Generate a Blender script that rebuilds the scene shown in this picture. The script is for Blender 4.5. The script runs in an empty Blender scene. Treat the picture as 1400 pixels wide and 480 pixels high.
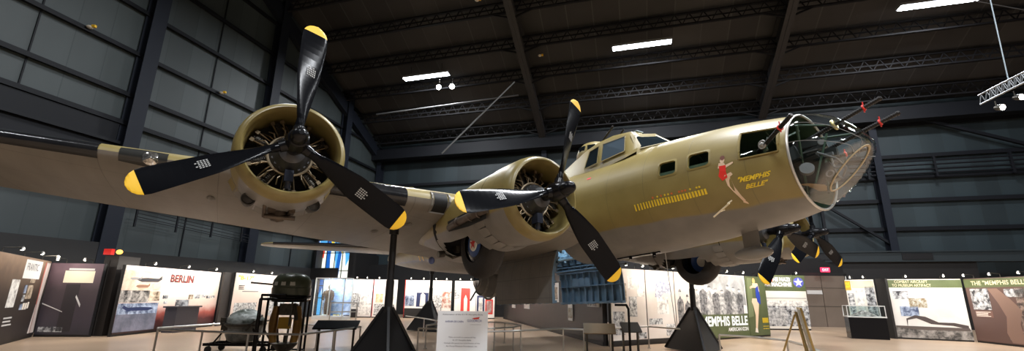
import bpy, bmesh, math, random
from mathutils import Vector, Matrix
random.seed(7)
C = bpy.context.scene.collection
PI = math.pi
sin, cos, rad = math.sin, math.cos, math.radians

# ------------------------------------------------------------------ materials
MATS = {}
def mat(name, col, rough=.6, metal=0., var=None, scale=4., bump=0., bscale=60., emit=None, es=0., coat=0., stretch=(1,1,1), detail=5., spec=.5):
    if name in MATS: return MATS[name]
    m = bpy.data.materials.new(name); m.use_nodes = True
    nt = m.node_tree; b = nt.nodes['Principled BSDF']
    b.inputs['Base Color'].default_value = (*col, 1)
    b.inputs['Roughness'].default_value = rough
    b.inputs['Metallic'].default_value = metal
    b.inputs['Coat Weight'].default_value = coat
    b.inputs['Specular IOR Level'].default_value = spec
    tc = nt.nodes.new('ShaderNodeTexCoord'); mp = nt.nodes.new('ShaderNodeMapping')
    mp.inputs['Scale'].default_value = stretch
    nt.links.new(tc.outputs['Object'], mp.inputs['Vector'])
    if var is not None:
        n = nt.nodes.new('ShaderNodeTexNoise'); n.inputs['Scale'].default_value = scale; n.inputs['Detail'].default_value = detail
        nt.links.new(mp.outputs[0], n.inputs['Vector'])
        r = nt.nodes.new('ShaderNodeValToRGB')
        r.color_ramp.elements[0].position = .32; r.color_ramp.elements[1].position = .68
        r.color_ramp.elements[0].color = (*col, 1); r.color_ramp.elements[1].color = (*var, 1)
        nt.links.new(n.outputs['Fac'], r.inputs['Fac']); nt.links.new(r.outputs['Color'], b.inputs['Base Color'])
    if bump:
        n2 = nt.nodes.new('ShaderNodeTexNoise'); n2.inputs['Scale'].default_value = bscale
        nt.links.new(mp.outputs[0], n2.inputs['Vector'])
        bp = nt.nodes.new('ShaderNodeBump'); bp.inputs['Strength'].default_value = bump; bp.inputs['Distance'].default_value = .02
        nt.links.new(n2.outputs['Fac'], bp.inputs['Height']); nt.links.new(bp.outputs[0], b.inputs['Normal'])
    if emit is not None:
        b.inputs['Emission Color'].default_value = (*emit, 1); b.inputs['Emission Strength'].default_value = es
    MATS[name] = m; return m

def math_node(nt, op, a, b=None, c=None):
    n = nt.nodes.new('ShaderNodeMath'); n.operation = op
    for i, v in enumerate((a, b, c)):
        if v is None: continue
        if isinstance(v, (int, float)): n.inputs[i].default_value = v
        else: nt.links.new(v, n.inputs[i])
    return n.outputs[0]

def lined(name, base, var, line, px=0., py=0., pz=0., w=.012, rough=.5, nscale=2., metal=0., bump=.25, strength=.6, nstretch=(1,1,1)):
    """paint with thin seam lines every px / py / pz metres of object space"""
    m = mat(name, base, rough, metal, var, nscale, stretch=nstretch)
    nt = m.node_tree; b = nt.nodes['Principled BSDF']
    tc = nt.nodes.new('ShaderNodeTexCoord'); sp = nt.nodes.new('ShaderNodeSeparateXYZ')
    nt.links.new(tc.outputs['Object'], sp.inputs[0])
    acc = None
    for k, p in (('X', px), ('Y', py), ('Z', pz)):
        if not p: continue
        f = math_node(nt, 'PINGPONG', sp.outputs[k], p/2)
        l = math_node(nt, 'LESS_THAN', f, w)
        acc = l if acc is None else math_node(nt, 'MAXIMUM', acc, l)
    src = b.inputs['Base Color'].links[0].from_socket
    mx = nt.nodes.new('ShaderNodeMix'); mx.data_type = 'RGBA'
    nt.links.new(math_node(nt, 'MULTIPLY', acc, strength), mx.inputs['Factor'])
    nt.links.new(src, mx.inputs[6]); mx.inputs[7].default_value = (*line, 1)
    nt.links.new(mx.outputs[2], b.inputs['Base Color'])
    bp = nt.nodes.new('ShaderNodeBump'); bp.inputs['Strength'].default_value = bump; bp.inputs['Distance'].default_value = .01; bp.invert = True
    nt.links.new(acc, bp.inputs['Height']); nt.links.new(bp.outputs[0], b.inputs['Normal'])
    return m

OLIVE = (.200, .150, .046); OLIVE2 = (.245, .190, .062)
GREYP = (.150, .142, .130); GREYP2 = (.185, .175, .158)

def two_tone(name, zsplit, px=.9, soft=.02, rough=.42, slope=0.):
    """olive drab over neutral grey, the paint line at zsplit (object space, wavy)"""
    m = lined(name, OLIVE, OLIVE2, (.07,.06,.03), px=px, w=.006, rough=rough, nscale=1.6, strength=.35, bump=.3)
    nt = m.node_tree; b = nt.nodes['Principled BSDF']
    src = b.inputs['Base Color'].links[0].from_socket
    tc = nt.nodes.new('ShaderNodeTexCoord'); sp = nt.nodes.new('ShaderNodeSeparateXYZ'); nt.links.new(tc.outputs['Object'], sp.inputs[0])
    nz = nt.nodes.new('ShaderNodeTexNoise'); nz.inputs['Scale'].default_value = .9; nz.inputs['Detail'].default_value = 1.
    nt.links.new(tc.outputs['Object'], nz.inputs['Vector'])
    zz = math_node(nt, 'ADD', sp.outputs['Z'], math_node(nt, 'MULTIPLY', nz.outputs['Fac'], .16))
    zz = math_node(nt, 'SUBTRACT', zz, math_node(nt, 'MULTIPLY', math_node(nt, 'MAXIMUM', math_node(nt, 'SUBTRACT', sp.outputs['X'], 9.), 0.), slope))
    mr = nt.nodes.new('ShaderNodeMapRange'); mr.inputs['From Min'].default_value = zsplit-soft+.08; mr.inputs['From Max'].default_value = zsplit+soft+.08
    nt.links.new(zz, mr.inputs['Value'])
    g = nt.nodes.new('ShaderNodeTexNoise'); g.inputs['Scale'].default_value = 2.5; nt.links.new(tc.outputs['Object'], g.inputs['Vector'])
    gr = nt.nodes.new('ShaderNodeValToRGB'); gr.color_ramp.elements[0].color = (*GREYP, 1); gr.color_ramp.elements[1].color = (*GREYP2, 1)
    gr.color_ramp.elements[0].position = .35; gr.color_ramp.elements[1].position = .65
    nt.links.new(g.outputs['Fac'], gr.inputs['Fac'])
    mx = nt.nodes.new('ShaderNodeMix'); mx.data_type = 'RGBA'
    nt.links.new(mr.outputs['Result'], mx.inputs['Factor']); nt.links.new(gr.outputs['Color'], mx.inputs[6]); nt.links.new(src, mx.inputs[7])
    nt.links.new(mx.outputs[2], b.inputs['Base Color'])
    return m

def clear_mat(name, tint=(.9,.95,.95), refl=1.0, base=.04):
    m = bpy.data.materials.new(name); m.use_nodes = True; nt = m.node_tree; nt.nodes.clear()
    o = nt.nodes.new('ShaderNodeOutputMaterial'); t = nt.nodes.new('ShaderNodeBsdfTransparent'); g = nt.nodes.new('ShaderNodeBsdfGlossy')
    t.inputs[0].default_value = (*tint, 1); g.inputs['Roughness'].default_value = .04
    lw = nt.nodes.new('ShaderNodeLayerWeight'); lw.inputs['Blend'].default_value = .5
    mx = nt.nodes.new('ShaderNodeMixShader')
    f = math_node(nt, 'ADD', math_node(nt, 'MULTIPLY', math_node(nt, 'POWER', lw.outputs['Facing'], 3.), refl), base+.035)
    nt.links.new(f, mx.inputs[0]); nt.links.new(t.outputs[0], mx.inputs[1]); nt.links.new(g.outputs[0], mx.inputs[2]); nt.links.new(mx.outputs[0], o.inputs[0])
    MATS[name] = m; return m

GLASS = clear_mat('plexiglass', refl=.7, base=.0); CASEGLASS = clear_mat('case_glass', base=.02)
BLACK = mat('black_paint', (.005,.005,.006), .25, spec=.22)
RUBBERBOOT = mat('boot_rubber', (.008,.008,.009), .18, var=(.014,.014,.015), scale=3, bump=.15, bscale=8)
TYRE = mat('tyre_rubber', (.016,.014,.013), .7, bump=.4, bscale=30)
DARKGLASS = mat('dark_window_glass', (.012,.018,.022), .06)
BLUEGLASS = mat('cockpit_glass', (.035,.06,.085), .5, spec=.15)
YELLOW = mat('yellow_paint', (.85,.50,.02), .45)
REDP = mat('red_paint', (.62,.03,.02), .5)
WHITEP = mat('white_paint', (.8,.78,.72), .5)
SKIN = mat('painted_skin_tone', (.75,.55,.38), .5)
BLUEP = mat('blue_paint', (.02,.05,.35), .5)
HAIRP = mat('painted_hair', (.18,.07,.05), .6)
STEEL = mat('steel', (.30,.29,.27), .3, .9, var=(.18,.17,.15), scale=12)
DARKSTEEL = mat('dark_steel', (.05,.045,.04), .4, .7, var=(.10,.09,.07), scale=14)
BRASSY = mat('engine_brass', (.20,.15,.09), .4, .85)
CHROME = mat('rail_chrome', (.62,.60,.57), .28, .85)
INTGREEN = mat('interior_green', (.045,.085,.045), .55)
INTBLUE = mat('bay_blue_paint', (.095,.155,.215), .42, var=(.12,.19,.26), scale=3)
BAYGREY = mat('bay_light_blue', (.36,.52,.62), .4, var=(.2,.32,.42), scale=5)
WOOD = mat('plywood', (.42,.24,.10), .5)
GUN = mat('gun_metal', (.022,.020,.019), .38, .6)
STANDBLK = mat('stand_black', (.010,.010,.011), .38)
RIBSTEEL = mat('rib_steel', (.026,.025,.027), .6)
JOIST = mat('joist_steel', (.009,.009,.011), .65, spec=.3)
COLUMN = mat('column_navy', (.009,.012,.020), .6, spec=.3)
GIRT = mat('girt_dark', (.005,.006,.009), .6, spec=.3)
GREYOUT = mat('plain_grey_paint', GREYP, .45, var=GREYP2, scale=2)
OLIVEP = mat('plain_olive_paint', OLIVE, .42, var=OLIVE2, scale=2)
LIPOL = mat('cowl_olive', (.17,.13,.042), .36, var=(.21,.165,.055), scale=4)
LEDM = mat('led_lens', (1,1,1), .4, emit=(.86,.93,1), es=22)
SPOTM = mat('spot_lens', (1,1,1), .4, emit=(1,.97,.9), es=30)
TRACKM = mat('track_lens', (1,1,1), .4, emit=(1,.95,.85), es=10)
AMBERM = mat('amber_lens', (.9,.4,.05), .4, emit=(1,.45,.08), es=2.5)
EXITM = mat('exit_red', (.9,.05,.08), .4, emit=(1,.03,.10), es=1.6)
FUSEM = two_tone('fuselage_paint', -.66, px=.95, slope=.07)
NACM = two_tone('nacelle_paint', -.74, px=.6)
NACM2 = two_tone('outer_nacelle_paint', -.56, px=.6)
WINGM = None

# ------------------------------------------------------------------ mesh helpers
class MB:
    def __init__(s): s.v = []; s.f = []; s.mi = []; s.cur = 0
    def add(s, vs, fs):
        n = len(s.v); s.v += [tuple(x) for x in vs]
        s.f += [tuple(i+n for i in f) for f in fs]; s.mi += [s.cur]*len(fs); return s
    def box(s, c, d, R=None):
        c = Vector(c); vs = []
        for z in (-1, 1):
            for y in (-1, 1):
                for x in (-1, 1):
                    p = Vector((x*d[0]/2, y*d[1]/2, z*d[2]/2))
                    vs.append(c + (R @ p if R else p))
        return s.add(vs, [(0,2,3,1),(4,5,7,6),(0,1,5,4),(2,6,7,3),(0,4,6,2),(1,3,7,5)])
    def bar(s, a, b, w, d=None, up=(0,0,1)):
        a, b = Vector(a), Vector(b); z = (b-a); L = z.length
        if L < 1e-6: return s
        z.normalize(); u = Vector(up)
        if abs(z.dot(u)) > .98: u = Vector((1,0,0))
        x = u.cross(z).normalized(); y = z.cross(x)
        R = Matrix((x, y, z)).transposed()
        return s.box((a+b)/2, (w, d or w, L), R)
    def lathe(s, prof, a, b, n=24, close=False, cap=True):
        """profile [(t, r)] with t metres along a->b"""
        a, b = Vector(a), Vector(b); z = (b-a).normalized()
        u = Vector((0,0,1)) if abs(z.z) < .95 else Vector((1,0,0))
        x = u.cross(z).normalized(); y = z.cross(x)
        vs = [a + z*t + (x*cos(2*PI*k/n) + y*sin(2*PI*k/n))*r for t, r in prof for k in range(n)]
        fs = [(i*n+k, i*n+(k+1) % n, (i+1)*n+(k+1) % n, (i+1)*n+k) for i in range(len(prof)-1) for k in range(n)]
        if cap:
            if prof[0][1] > 1e-4: fs.append(tuple(reversed(range(n))))
            if prof[-1][1] > 1e-4: fs.append(tuple(range((len(prof)-1)*n, len(prof)*n)))
        return s.add(vs, fs)
    def cyl(s, a, b, r, r2=None, n=16):
        L = (Vector(b)-Vector(a)).length
        return s.lathe([(0, r), (L, r if r2 is None else r2)], a, b, n)
    def tube(s, pts, r, n=8):
        for i in range(len(pts)-1): s.cyl(pts[i], pts[i+1], r, n=n)
        for p in pts[1:-1]: s.ball(p, (r, r, r), 8, 6)
        return s
    def ball(s, c, d, n=20, m=12, t0=0., t1=PI):
        c = Vector(c); vs = []
        for i in range(m+1):
            t = t0+(t1-t0)*i/m
            for k in range(n):
                vs.append(c + Vector((d[0]*sin(t)*cos(2*PI*k/n), d[1]*sin(t)*sin(2*PI*k/n), d[2]*cos(t))))
        return s.add(vs, [(i*n+k, (i+1)*n+k, (i+1)*n+(k+1) % n, i*n+(k+1) % n) for i in range(m) for k in range(n)])
    def torus(s, c, ax, R, r, n=32, m=8):
        ax = Vector(ax).normalized(); u = Vector((0,0,1)) if abs(ax.z) < .95 else Vector((1,0,0))
        x = u.cross(ax).normalized(); y = ax.cross(x); c = Vector(c); vs = []
        for i in range(n):
            e = x*cos(2*PI*i/n)+y*sin(2*PI*i/n)
            for k in range(m): vs.append(c + e*(R+r*cos(2*PI*k/m)) + ax*(r*sin(2*PI*k/m)))
        return s.add(vs, [(i*m+k, ((i+1) % n)*m+k, ((i+1) % n)*m+(k+1) % m, i*m+(k+1) % m) for i in range(n) for k in range(m)])
    def grid(s, rings, closed=True, cap0=False, cap1=False):
        n = len(rings[0]); vs = [p for r in rings for p in r]; fs = []
        for i in range(len(rings)-1):
            for k in range(n if closed else n-1):
                fs.append((i*n+k, i*n+(k+1) % n, (i+1)*n+(k+1) % n, (i+1)*n+k))
        if cap0: fs.append(tuple(reversed(range(n))))
        if cap1: fs.append(tuple(range((len(rings)-1)*n, len(rings)*n)))
        return s.add(vs, fs)
    def prism(s, poly, f, t):
        """poly 2-D, f maps (a, b, depth) to 3-D"""
        n = len(poly)
        vs = [f(a, b, 0) for a, b in poly] + [f(a, b, t) for a, b in poly]
        return s.add(vs, [tuple(range(n)), tuple(reversed(range(n, 2*n)))] + [(k, k+n, (k+1) % n+n, (k+1) % n) for k in range(n)])
    def build(s, name, m, parent=None, smooth=True, label=None, angle=35):
        me = bpy.data.meshes.new(name); me.from_pydata(s.v, [], s.f)
        ms = m if isinstance(m, (list, tuple)) else [m]
        for x in ms: me.materials.append(x)
        me.polygons.foreach_set('material_index', s.mi)
        bm = bmesh.new(); bm.from_mesh(me)
        bmesh.ops.recalc_face_normals(bm, faces=bm.faces)
        if smooth:
            for f in bm.faces: f.smooth = True
            for e in bm.edges:
                if len(e.link_faces) == 2 and e.calc_face_angle(0) > rad(angle): e.smooth = False
        bm.to_mesh(me); bm.free()
        o = bpy.data.objects.new(name, me); C.objects.link(o)
        if parent: o.parent = parent
        if label: o['label'] = label
        return o

def empty(name, loc=(0,0,0), rz=0.):
    o = bpy.data.objects.new(name, None); C.objects.link(o); o.location = loc; o.rotation_euler = (0,0,rz); o.empty_display_size = .2; return o
def tag(o, label, cat, group=None, kind=None):
    o['label'] = label; o['category'] = cat
    if group: o['group'] = group
    if kind: o['kind'] = kind
    return o
def struct(o): o['kind'] = 'structure'; return o
def copy_tree(o, parent=None):
    c = o.copy(); C.objects.link(c)
    if parent: c.parent = parent
    for ch in [x for x in bpy.data.objects if x.parent == o]: copy_tree(ch, c)
    return c

FONT = None
def text_mesh(txt, w, hgt, bold=0., shear=0., sub=0):
    """flat text as (verts2d, faces) fitted to w x hgt, origin bottom-left"""
    cu = bpy.data.curves.new('t', 'FONT'); cu.body = txt; cu.offset = bold; cu.shear = shear; cu.resolution_u = 3; cu.align_x = 'CENTER'; cu.space_line = .95
    ob = bpy.data.objects.new('t', cu); C.objects.link(ob)
    bpy.context.view_layer.update()
    me = bpy.data.meshes.new_from_object(ob.evaluated_get(bpy.context.evaluated_depsgraph_get()))
    vs = [(v.co.x, v.co.y) for v in me.vertices]; fs = [tuple(p.vertices) for p in me.polygons]
    bpy.data.objects.remove(ob); bpy.data.curves.remove(cu); bpy.data.meshes.remove(me)
    x0 = min(v[0] for v in vs); x1 = max(v[0] for v in vs); y0 = min(v[1] for v in vs); y1 = max(v[1] for v in vs)
    return [((a-x0)/(x1-x0)*w, (b-y0)/(y1-y0)*hgt) for a, b in vs], fs

# ------------------------------------------------------------------ camera (real camera solved from the aircraft's known size)
F = 592.87; CY = 259.70; PITCH = rad(13.70); ROLL = rad(.788); H = 1.52
def Rx(a): return Matrix.Rotation(a, 3, 'X')
def Ry(a): return Matrix.Rotation(a, 3, 'Y')
Mc = Ry(ROLL) @ Rx(-PITCH)
cam = bpy.data.cameras.new('camera'); co = bpy.data.objects.new('camera', cam); C.objects.link(co)
right = Mc.transposed() @ Vector((1,0,0)); fwd = Mc.transposed() @ Vector((0,1,0)); up = Mc.transposed() @ Vector((0,0,1))
R4 = Matrix((right, up, -fwd)).transposed().to_4x4(); R4.translation = (0,0,H); co.matrix_world = R4
cam.sensor_fit = 'HORIZONTAL'; cam.sensor_width = 36; cam.lens = F/1400*36; cam.shift_y = (CY-240)/1400; cam.clip_end = 200
bpy.context.scene.camera = co
def ray(u, v): return Mc.transposed() @ Vector(((u-700)/F, 1., -(v-CY)/F))
def fl(u, v, z=0.):
    """point of the level plane z seen at photo pixel u, v (used to survey the floor plan)"""
    d = ray(u, v); t = (z-H)/d.z; return Vector((d.x*t, d.y*t, z))
def atY(u, v, Y):
    d = ray(u, v); return Vector((0,0,H)) + d*(Y/d.y)

# building axes: A runs towards the far wall, B along it (to the right)
TH = rad(15.5)
A = Vector((sin(TH), cos(TH), 0)); B = Vector((cos(TH), -sin(TH), 0))
def bw(s, a, z): return B*s + A*a + Vector((0,0,z))
# ================================================================== AIRCRAFT
MA = Matrix(((-0.5418782, -0.8400542, -0.0260204), (0.8395210, -0.5424760, 0.0304031), (-0.0396557, -0.0053699, 0.9991990)))
OA = Vector((5.534628, 5.578321, 3.752938))
plane = empty('bomber_aircraft')
m4 = MA.to_4x4(); m4.translation = OA; plane.matrix_world = m4
tag(plane, 'olive and grey four-engined wartime bomber held up on black jack stands', 'aircraft')

SX = [1.29,1.8,2.3,3,3.6,4.2,5,6,9,11,13,15,17,19,21,22.2]
SR = [.785,.895,.965,1.05,1.10,1.13,1.15,1.17,1.17,1.14,1.05,.93,.80,.64,.45,.28]
SZ = [-.02,-.02,0,0,.01,0,0,0,0,.02,.08,.17,.27,.38,.5,.55]
def itp(x, X, Y):
    if x <= X[0]: return Y[0]
    for i in range(len(X)-1):
        if x <= X[i+1]:
            t = (x-X[i])/(X[i+1]-X[i])
            # smooth (Catmull-Rom) interpolation
            y0 = Y[max(i-1,0)]; y1 = Y[i]; y2 = Y[i+1]; y3 = Y[min(i+2,len(Y)-1)]
            h1 = X[i+1]-X[i]; m1 = (y2-y0)/(X[i+1]-X[max(i-1,0)])*h1; m2 = (y3-y1)/(X[min(i+2,len(X)-1)]-X[i])*h1
            return (2*t**3-3*t*t+1)*y1+(t**3-2*t*t+t)*m1+(-2*t**3+3*t*t)*y2+(t**3-t*t)*m2
    return Y[-1]
def fr(x): return itp(x, SX, SR)
def fz(x): return itp(x, SX, SZ)
def fs(x, th, off=0.):
    """fuselage skin point at station x, clock angle th (0 starboard, 90 top)"""
    r = fr(x)+off; return (x, r*cos(rad(th)), fz(x)+r*sin(rad(th)))

CH = (1.41, 1.97, 4.5, 37.)       # cheek gun window
WA = (3.07, 3.44, 5., 21.); WB = (2.45, 2.85, 5., 22.5)
BAY = (6.62, 9.15, -142., -38.)
xs = sorted(set([1.29,1.35,CH[0],1.6,1.8,CH[1],2.1,2.3,WB[0],2.6,WB[1],WA[0],WA[1],3.7,4,4.4,4.8,5.2,5.6,6,BAY[0],7.2,7.8,8.4,BAY[1],9.8,10.5,11.2,12,13,14,15,16,17,18,19,20,21,21.7,22.2]))
ths = sorted(set([round(-180+5*k, 2) for k in range(72)] + [CH[2], CH[3], BAY[2], BAY[3], WA[3], WB[3]]))
fm = MB()
vid = {}
for i, x in enumerate(xs):
    for k, t in enumerate(ths): vid[i, k] = len(fm.v); fm.v.append(fs(x, t))
def inhole(x0, x1, t0, t1):
    for a, b, c, d in (CH, BAY, WA, WB):
        if x0 >= a-1e-6 and x1 <= b+1e-6 and t0 >= c-1e-6 and t1 <= d+1e-6: return True
    return False
for i in range(len(xs)-1):
    for k in range(len(ths)):
        k2 = (k+1) % len(ths); t1 = ths[k2] if k2 else ths[0]+360
        if not inhole(xs[i], xs[i+1], ths[k], t1): fm.f.append((vid[i,k], vid[i+1,k], vid[i+1,k2], vid[i,k2])); fm.mi.append(0)
# tail cap
prev = [vid[len(xs)-1, k] for k in range(len(ths))]
for x, r in ((22.45, .24), (22.65, .16), (22.74, .06)):
    cur = []
    for t in ths: cur.append(len(fm.v)); fm.v.append((x, r*cos(rad(t)), .55+r*sin(rad(t))))
    for k in range(len(ths)): fm.f.append((prev[k], cur[k], cur[(k+1) % len(ths)], prev[(k+1) % len(ths)])); fm.mi.append(0)
    prev = cur
fm.f.append(tuple(prev)); fm.mi.append(0)
fus = fm.build('fuselage', FUSEM, plane)
# inner lining and bulkheads so the openings look into a real compartment
lm = MB()
lx = [1.31, CH[0], 1.7, CH[1], 2.2, WB[0], 2.65, WB[1], WA[0], WA[1], 3.7]
lt = sorted(set([-180+10*k for k in range(36)] + [CH[2], CH[3], WA[3], WB[3]]))
for i in range(len(lx)-1):
    for k in range(len(lt)):
        t1 = lt[k+1] if k+1 < len(lt) else lt[0]+360
        if inhole(lx[i], lx[i+1], lt[k], t1): continue
        lm.add([fs(lx[i], lt[k], -.03), fs(lx[i+1], lt[k], -.03), fs(lx[i+1], t1, -.03), fs(lx[i], t1, -.03)], [(0,1,2,3)])
for x in (2.05, 2.93, 3.6):
    lm.torus((x, 0, fz(x)), (1,0,0), fr(x)-.05, .018, 40, 6)
lm.grid([[(3.7, .001*cos(rad(t)), .001*sin(rad(t))) for t in lt], [fs(3.7, t, -.03) for t in lt]])
lm.box((2.6, 0, -.66), (1.9, .9, .04))
lm.build('compartment_lining', INTGREEN, fus, label='dark green interior lining seen through the nose')
def patch(mb, x0, x1, t0, t1, off, n=6, r=.25, m=8):
    """rounded rectangle on the skin"""
    cx, ct = (x0+x1)/2, (t0+t1)/2; hx, ht = (x1-x0)/2, (t1-t0)/2; poly = []
    for q in range(4):
        for k in range(n+1):
            a = PI/2*q+PI/2*k/n
            sx = 1 if q in (0,3) else -1; st = 1 if q in (0,1) else -1
            poly.append((cx+hx*(sx*(1-r)+r*cos(a)), ct+ht*(st*(1-r)+r*sin(a))))
    return poly
def framed_window(x0, x1, t0, t1, parent, glassm, name='side_window', hm=True):
    out = patch(None, x0-.02, x1+.02, t0-1., t1+1.2, 0, r=.3); inn = patch(None, x0+.012, x1-.012, t0+.8, t1-.8, 0, r=.42)
    mb = MB(); n = len(out)
    mb.add([fs(a, b, .006) for a, b in out]+[fs(a, b, .014) for a, b in inn]+[fs(a, b, -.03) for a, b in inn], [(k, (k+1) % n, n+(k+1) % n, n+k) for k in range(n)]+[(n+k, n+(k+1) % n, 2*n+(k+1) % n, 2*n+k) for k in range(n)])
    w = mb.build(name, OLIVEP, parent)
    g = MB(); c = fs((x0+x1)/2, (t0+t1)/2, .004); mid = [fs((a+(x0+x1)/2)/2, (b+(t0+t1)/2)/2, .002) for a, b in inn]; edge = [fs(a, b, -.006) for a, b in inn]
    g.add([c]+mid+edge, [(0, 1+k, 1+(k+1) % n) for k in range(n)]+[(1+k, 1+n+k, 1+n+(k+1) % n, 1+(k+1) % n) for k in range(n)])
    return w, g
for W_ in (WA, WB):
    w, g = framed_window(*W_, fus, GLASS); g.build('side_window_pane', GLASS, fus)
cw = MB()
for a, b in (((CH[0], CH[2]), (CH[1], CH[2])), ((CH[0], CH[3]), (CH[1], CH[3])), ((CH[0], CH[2]), (CH[0], CH[3])), ((CH[1], CH[2]), (CH[1], CH[3]))):
    pts = [fs(a[0]+(b[0]-a[0])*k/8, a[1]+(b[1]-a[1])*k/8, .004) for k in range(9)]
    for k in range(8): cw.bar(pts[k], pts[k+1], .035, .02)
cw.build('cheek_window_frame', OLIVEP, fus)
gp = MB(); gp.grid([[fs(CH[0]+(CH[1]-CH[0])*i/4, CH[2]+(CH[3]-CH[2])*k/8, -.004) for k in range(9)] for i in range(5)], closed=False)
gp.build('cheek_window_pane', GLASS, fus)

# nose lettering, tally and artwork painted on the skin
def skin_uv(u, v):   # painted layout -> (station, clock angle)
    du, dv = u-989, v-214
    return 2.21-.01087*du+.00334*dv, 11.1-.1744*du-.738*dv
def skin_poly(mb, pts, off=.006):
    P = [skin_uv(a, b) for a, b in pts]
    mb.add([fs(x, t, off) for x, t in P], [tuple(range(len(P)))])
def skin_text(txt, u0, v0, u1, v1, hpx, m, name, bold=.03, shear=.2):
    w = math.hypot(u1-u0, v1-v0); vs, fc = text_mesh(txt, w, hpx, bold, shear)
    ex = ((u1-u0)/w, (v1-v0)/w); ey = (.05, -1)
    mb = MB(); out = []
    for a, b in vs:
        x, t = skin_uv(u0+ex[0]*a+ey[0]*b, v0+ex[1]*a+ey[1]*b); out.append(fs(x, t, .008))
    mb.add(out, fc); return mb.build(name, m, fus, smooth=False)
YLET = mat('lettering_yellow', (.82,.58,.03), .5)
skin_text('"MEMPHIS', 1013, 249, 1054, 240, 7.5, YLET, 'painted_lettering')
skin_text('BELLE"', 1023, 257, 1051, 251, 6.5, YLET, 'painted_lettering')
art = MB()
def circ(cx, cy, rx, ry, n=14): return [(cx+rx*cos(2*PI*k/n), cy+ry*sin(2*PI*k/n)) for k in range(n)]
art.cur = 0
skin_poly(art, circ(988.5, 220, 3.4, 4.2)); skin_poly(art, [(984,224),(992,223),(994,226),(1004,221),(1005,223),(995,230),(984,231)])
skin_poly(art, [(994,241),(1001,239),(1008,254),(1016,266),(1021,273),(1018,275),(1009,264),(999,253)])
skin_poly(art, [(1018,272),(1023,276),(1024,279),(1017,276)])
skin_poly(art, [(994,240),(1003,235),(1006,238),(999,244)])
art.cur = 1; skin_poly(art, [(985,228),(995,226),(996,234),(999,242),(992,247),(986,241),(987,234)], .008)
art.cur = 2; skin_poly(art, circ(988, 216.5, 3.6, 3.2), .009)
art.build('painted_figure', [SKIN, mat('painted_red', (.75,.03,.02), .5), HAIRP], fus, smooth=False, label='painted figure in a red swimsuit')
tal = MB()
nb = 25
for k in range(nb):
    t = k/(nb-1); x = 4.06-(4.06-2.61)*t**.93 if True else 0; a0 = -15.0-1.9*t-(0); a1 = -21.8-.8*t
    w = .016 if k < 8 else .02
    tal.cur = 0
    tal.add([fs(x+w, a1, .006), fs(x-w, a1, .006), fs(x-w*.8, a0, .006), fs(x+w*.8, a0, .006)], [(0,1,2,3)])
    tal.add([fs(x+w*1.3, a0-.4, .007), fs(x-w*1.3, a0-.4, .007), fs(x, a0-1.6, .007)], [(0,1,2)])
def star(x, a, r, mb, n=5):
    P = []
    for k in range(10):
        q = r if k % 2 == 0 else r*.42; an = PI/2+PI*k/5
        P.append(fs(x-q*cos(an), a+math.degrees(q*sin(an)/1.05), .007))
    c = len(mb.v); mb.add(P+[fs(x, a, .007)], [(10, k, (k+1) % 10) for k in range(10)])
for k, (x, cl) in enumerate([(3.62,1),(3.52,0),(3.44,1),(3.36,0),(3.29,0),(3.22,1),(3.07,1),(3.01,1),(2.95,1),(2.86,0),(2.74,0),(2.69,0)]):
    tal.cur = cl; star(x, -13.2-.2*k*.3, .028, tal)
tal.build('mission_tally', [YLET, mat('tally_red', (.7,.13,.03), .5)], fus, smooth=False, label='rows of yellow bomb marks with small stars above')
rm = MB(); rm.add([fs(5.34,31,.006), fs(5.47,31,.006), fs(5.47,33,.006), fs(5.34,33,.006)], [(0,1,2,3)]); rm.build('red_warning_mark', mat('mark_red', (.8,.05,.08), .5), fus, smooth=False)
st = MB()
for x in (15.75, 16.2): st.grid([[fs(x, t, .006), fs(x+.09, t, .006)] for t in range(-30, 60, 6)], closed=False)
st.build('yellow_tail_stripe', YELLOW, fus)
st = MB(); st.bar(fs(2.27,-35,.0), fs(2.30,-35,.10), .02); st.cyl(fs(2.62,-44,.10), fs(2.27,-35,.10), .014); st.bar(fs(2.45,-43,.0), fs(2.5,-41,.10), .015)
st.build('pitot_tube', mat('cream_paint', (.75,.66,.46), .5), plane)
# long slot and fittings under the forward fuselage
st = MB(); st.bar(fs(5.5,-82,.01), fs(4.3,-82,.01), .03); st.box(fs(5.1,-82,.03), (.05,.05,.09)); st.box(fs(4.45,-82,.03), (.05,.05,.09)); st.build('belly_rail', BLACK, plane)
# nose ring
rg = MB(); rg.torus((1.29,0,-.02), (1,0,0), .788, .02, 64, 8); rg.build('nose_ring', mat('pale_metal', (.55,.52,.47), .35, .6), plane)
# nose glass
npv = Vector((-.697, 0, -.717)); nd = -.39
def nose_pt(t, a, off=0.):
    L = .9; x = 1.29-L*sin(t); r = (.785+off)*(max(cos(t), 0))**1.2
    p = Vector((x, r*cos(a), -.02-.2*sin(t)**1.5+r*sin(a)))
    e = npv.dot(p)-nd-off
    if e > 0:
        c_ = Vector((1.29, 0, -.02)); d_ = p-c_; p = c_+d_*((nd+off-npv.dot(c_))/npv.dot(d_))
    return p
ng = MB(); NT = 30; NA = 48
ng.grid([[nose_pt(PI/2*i/NT, 2*PI*k/NA) for k in range(NA)] for i in range(NT+1)])
glass = ng.build('nose_glass', GLASS, plane, angle=60, label='clear plastic nose cone')
fm2 = MB()
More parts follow.
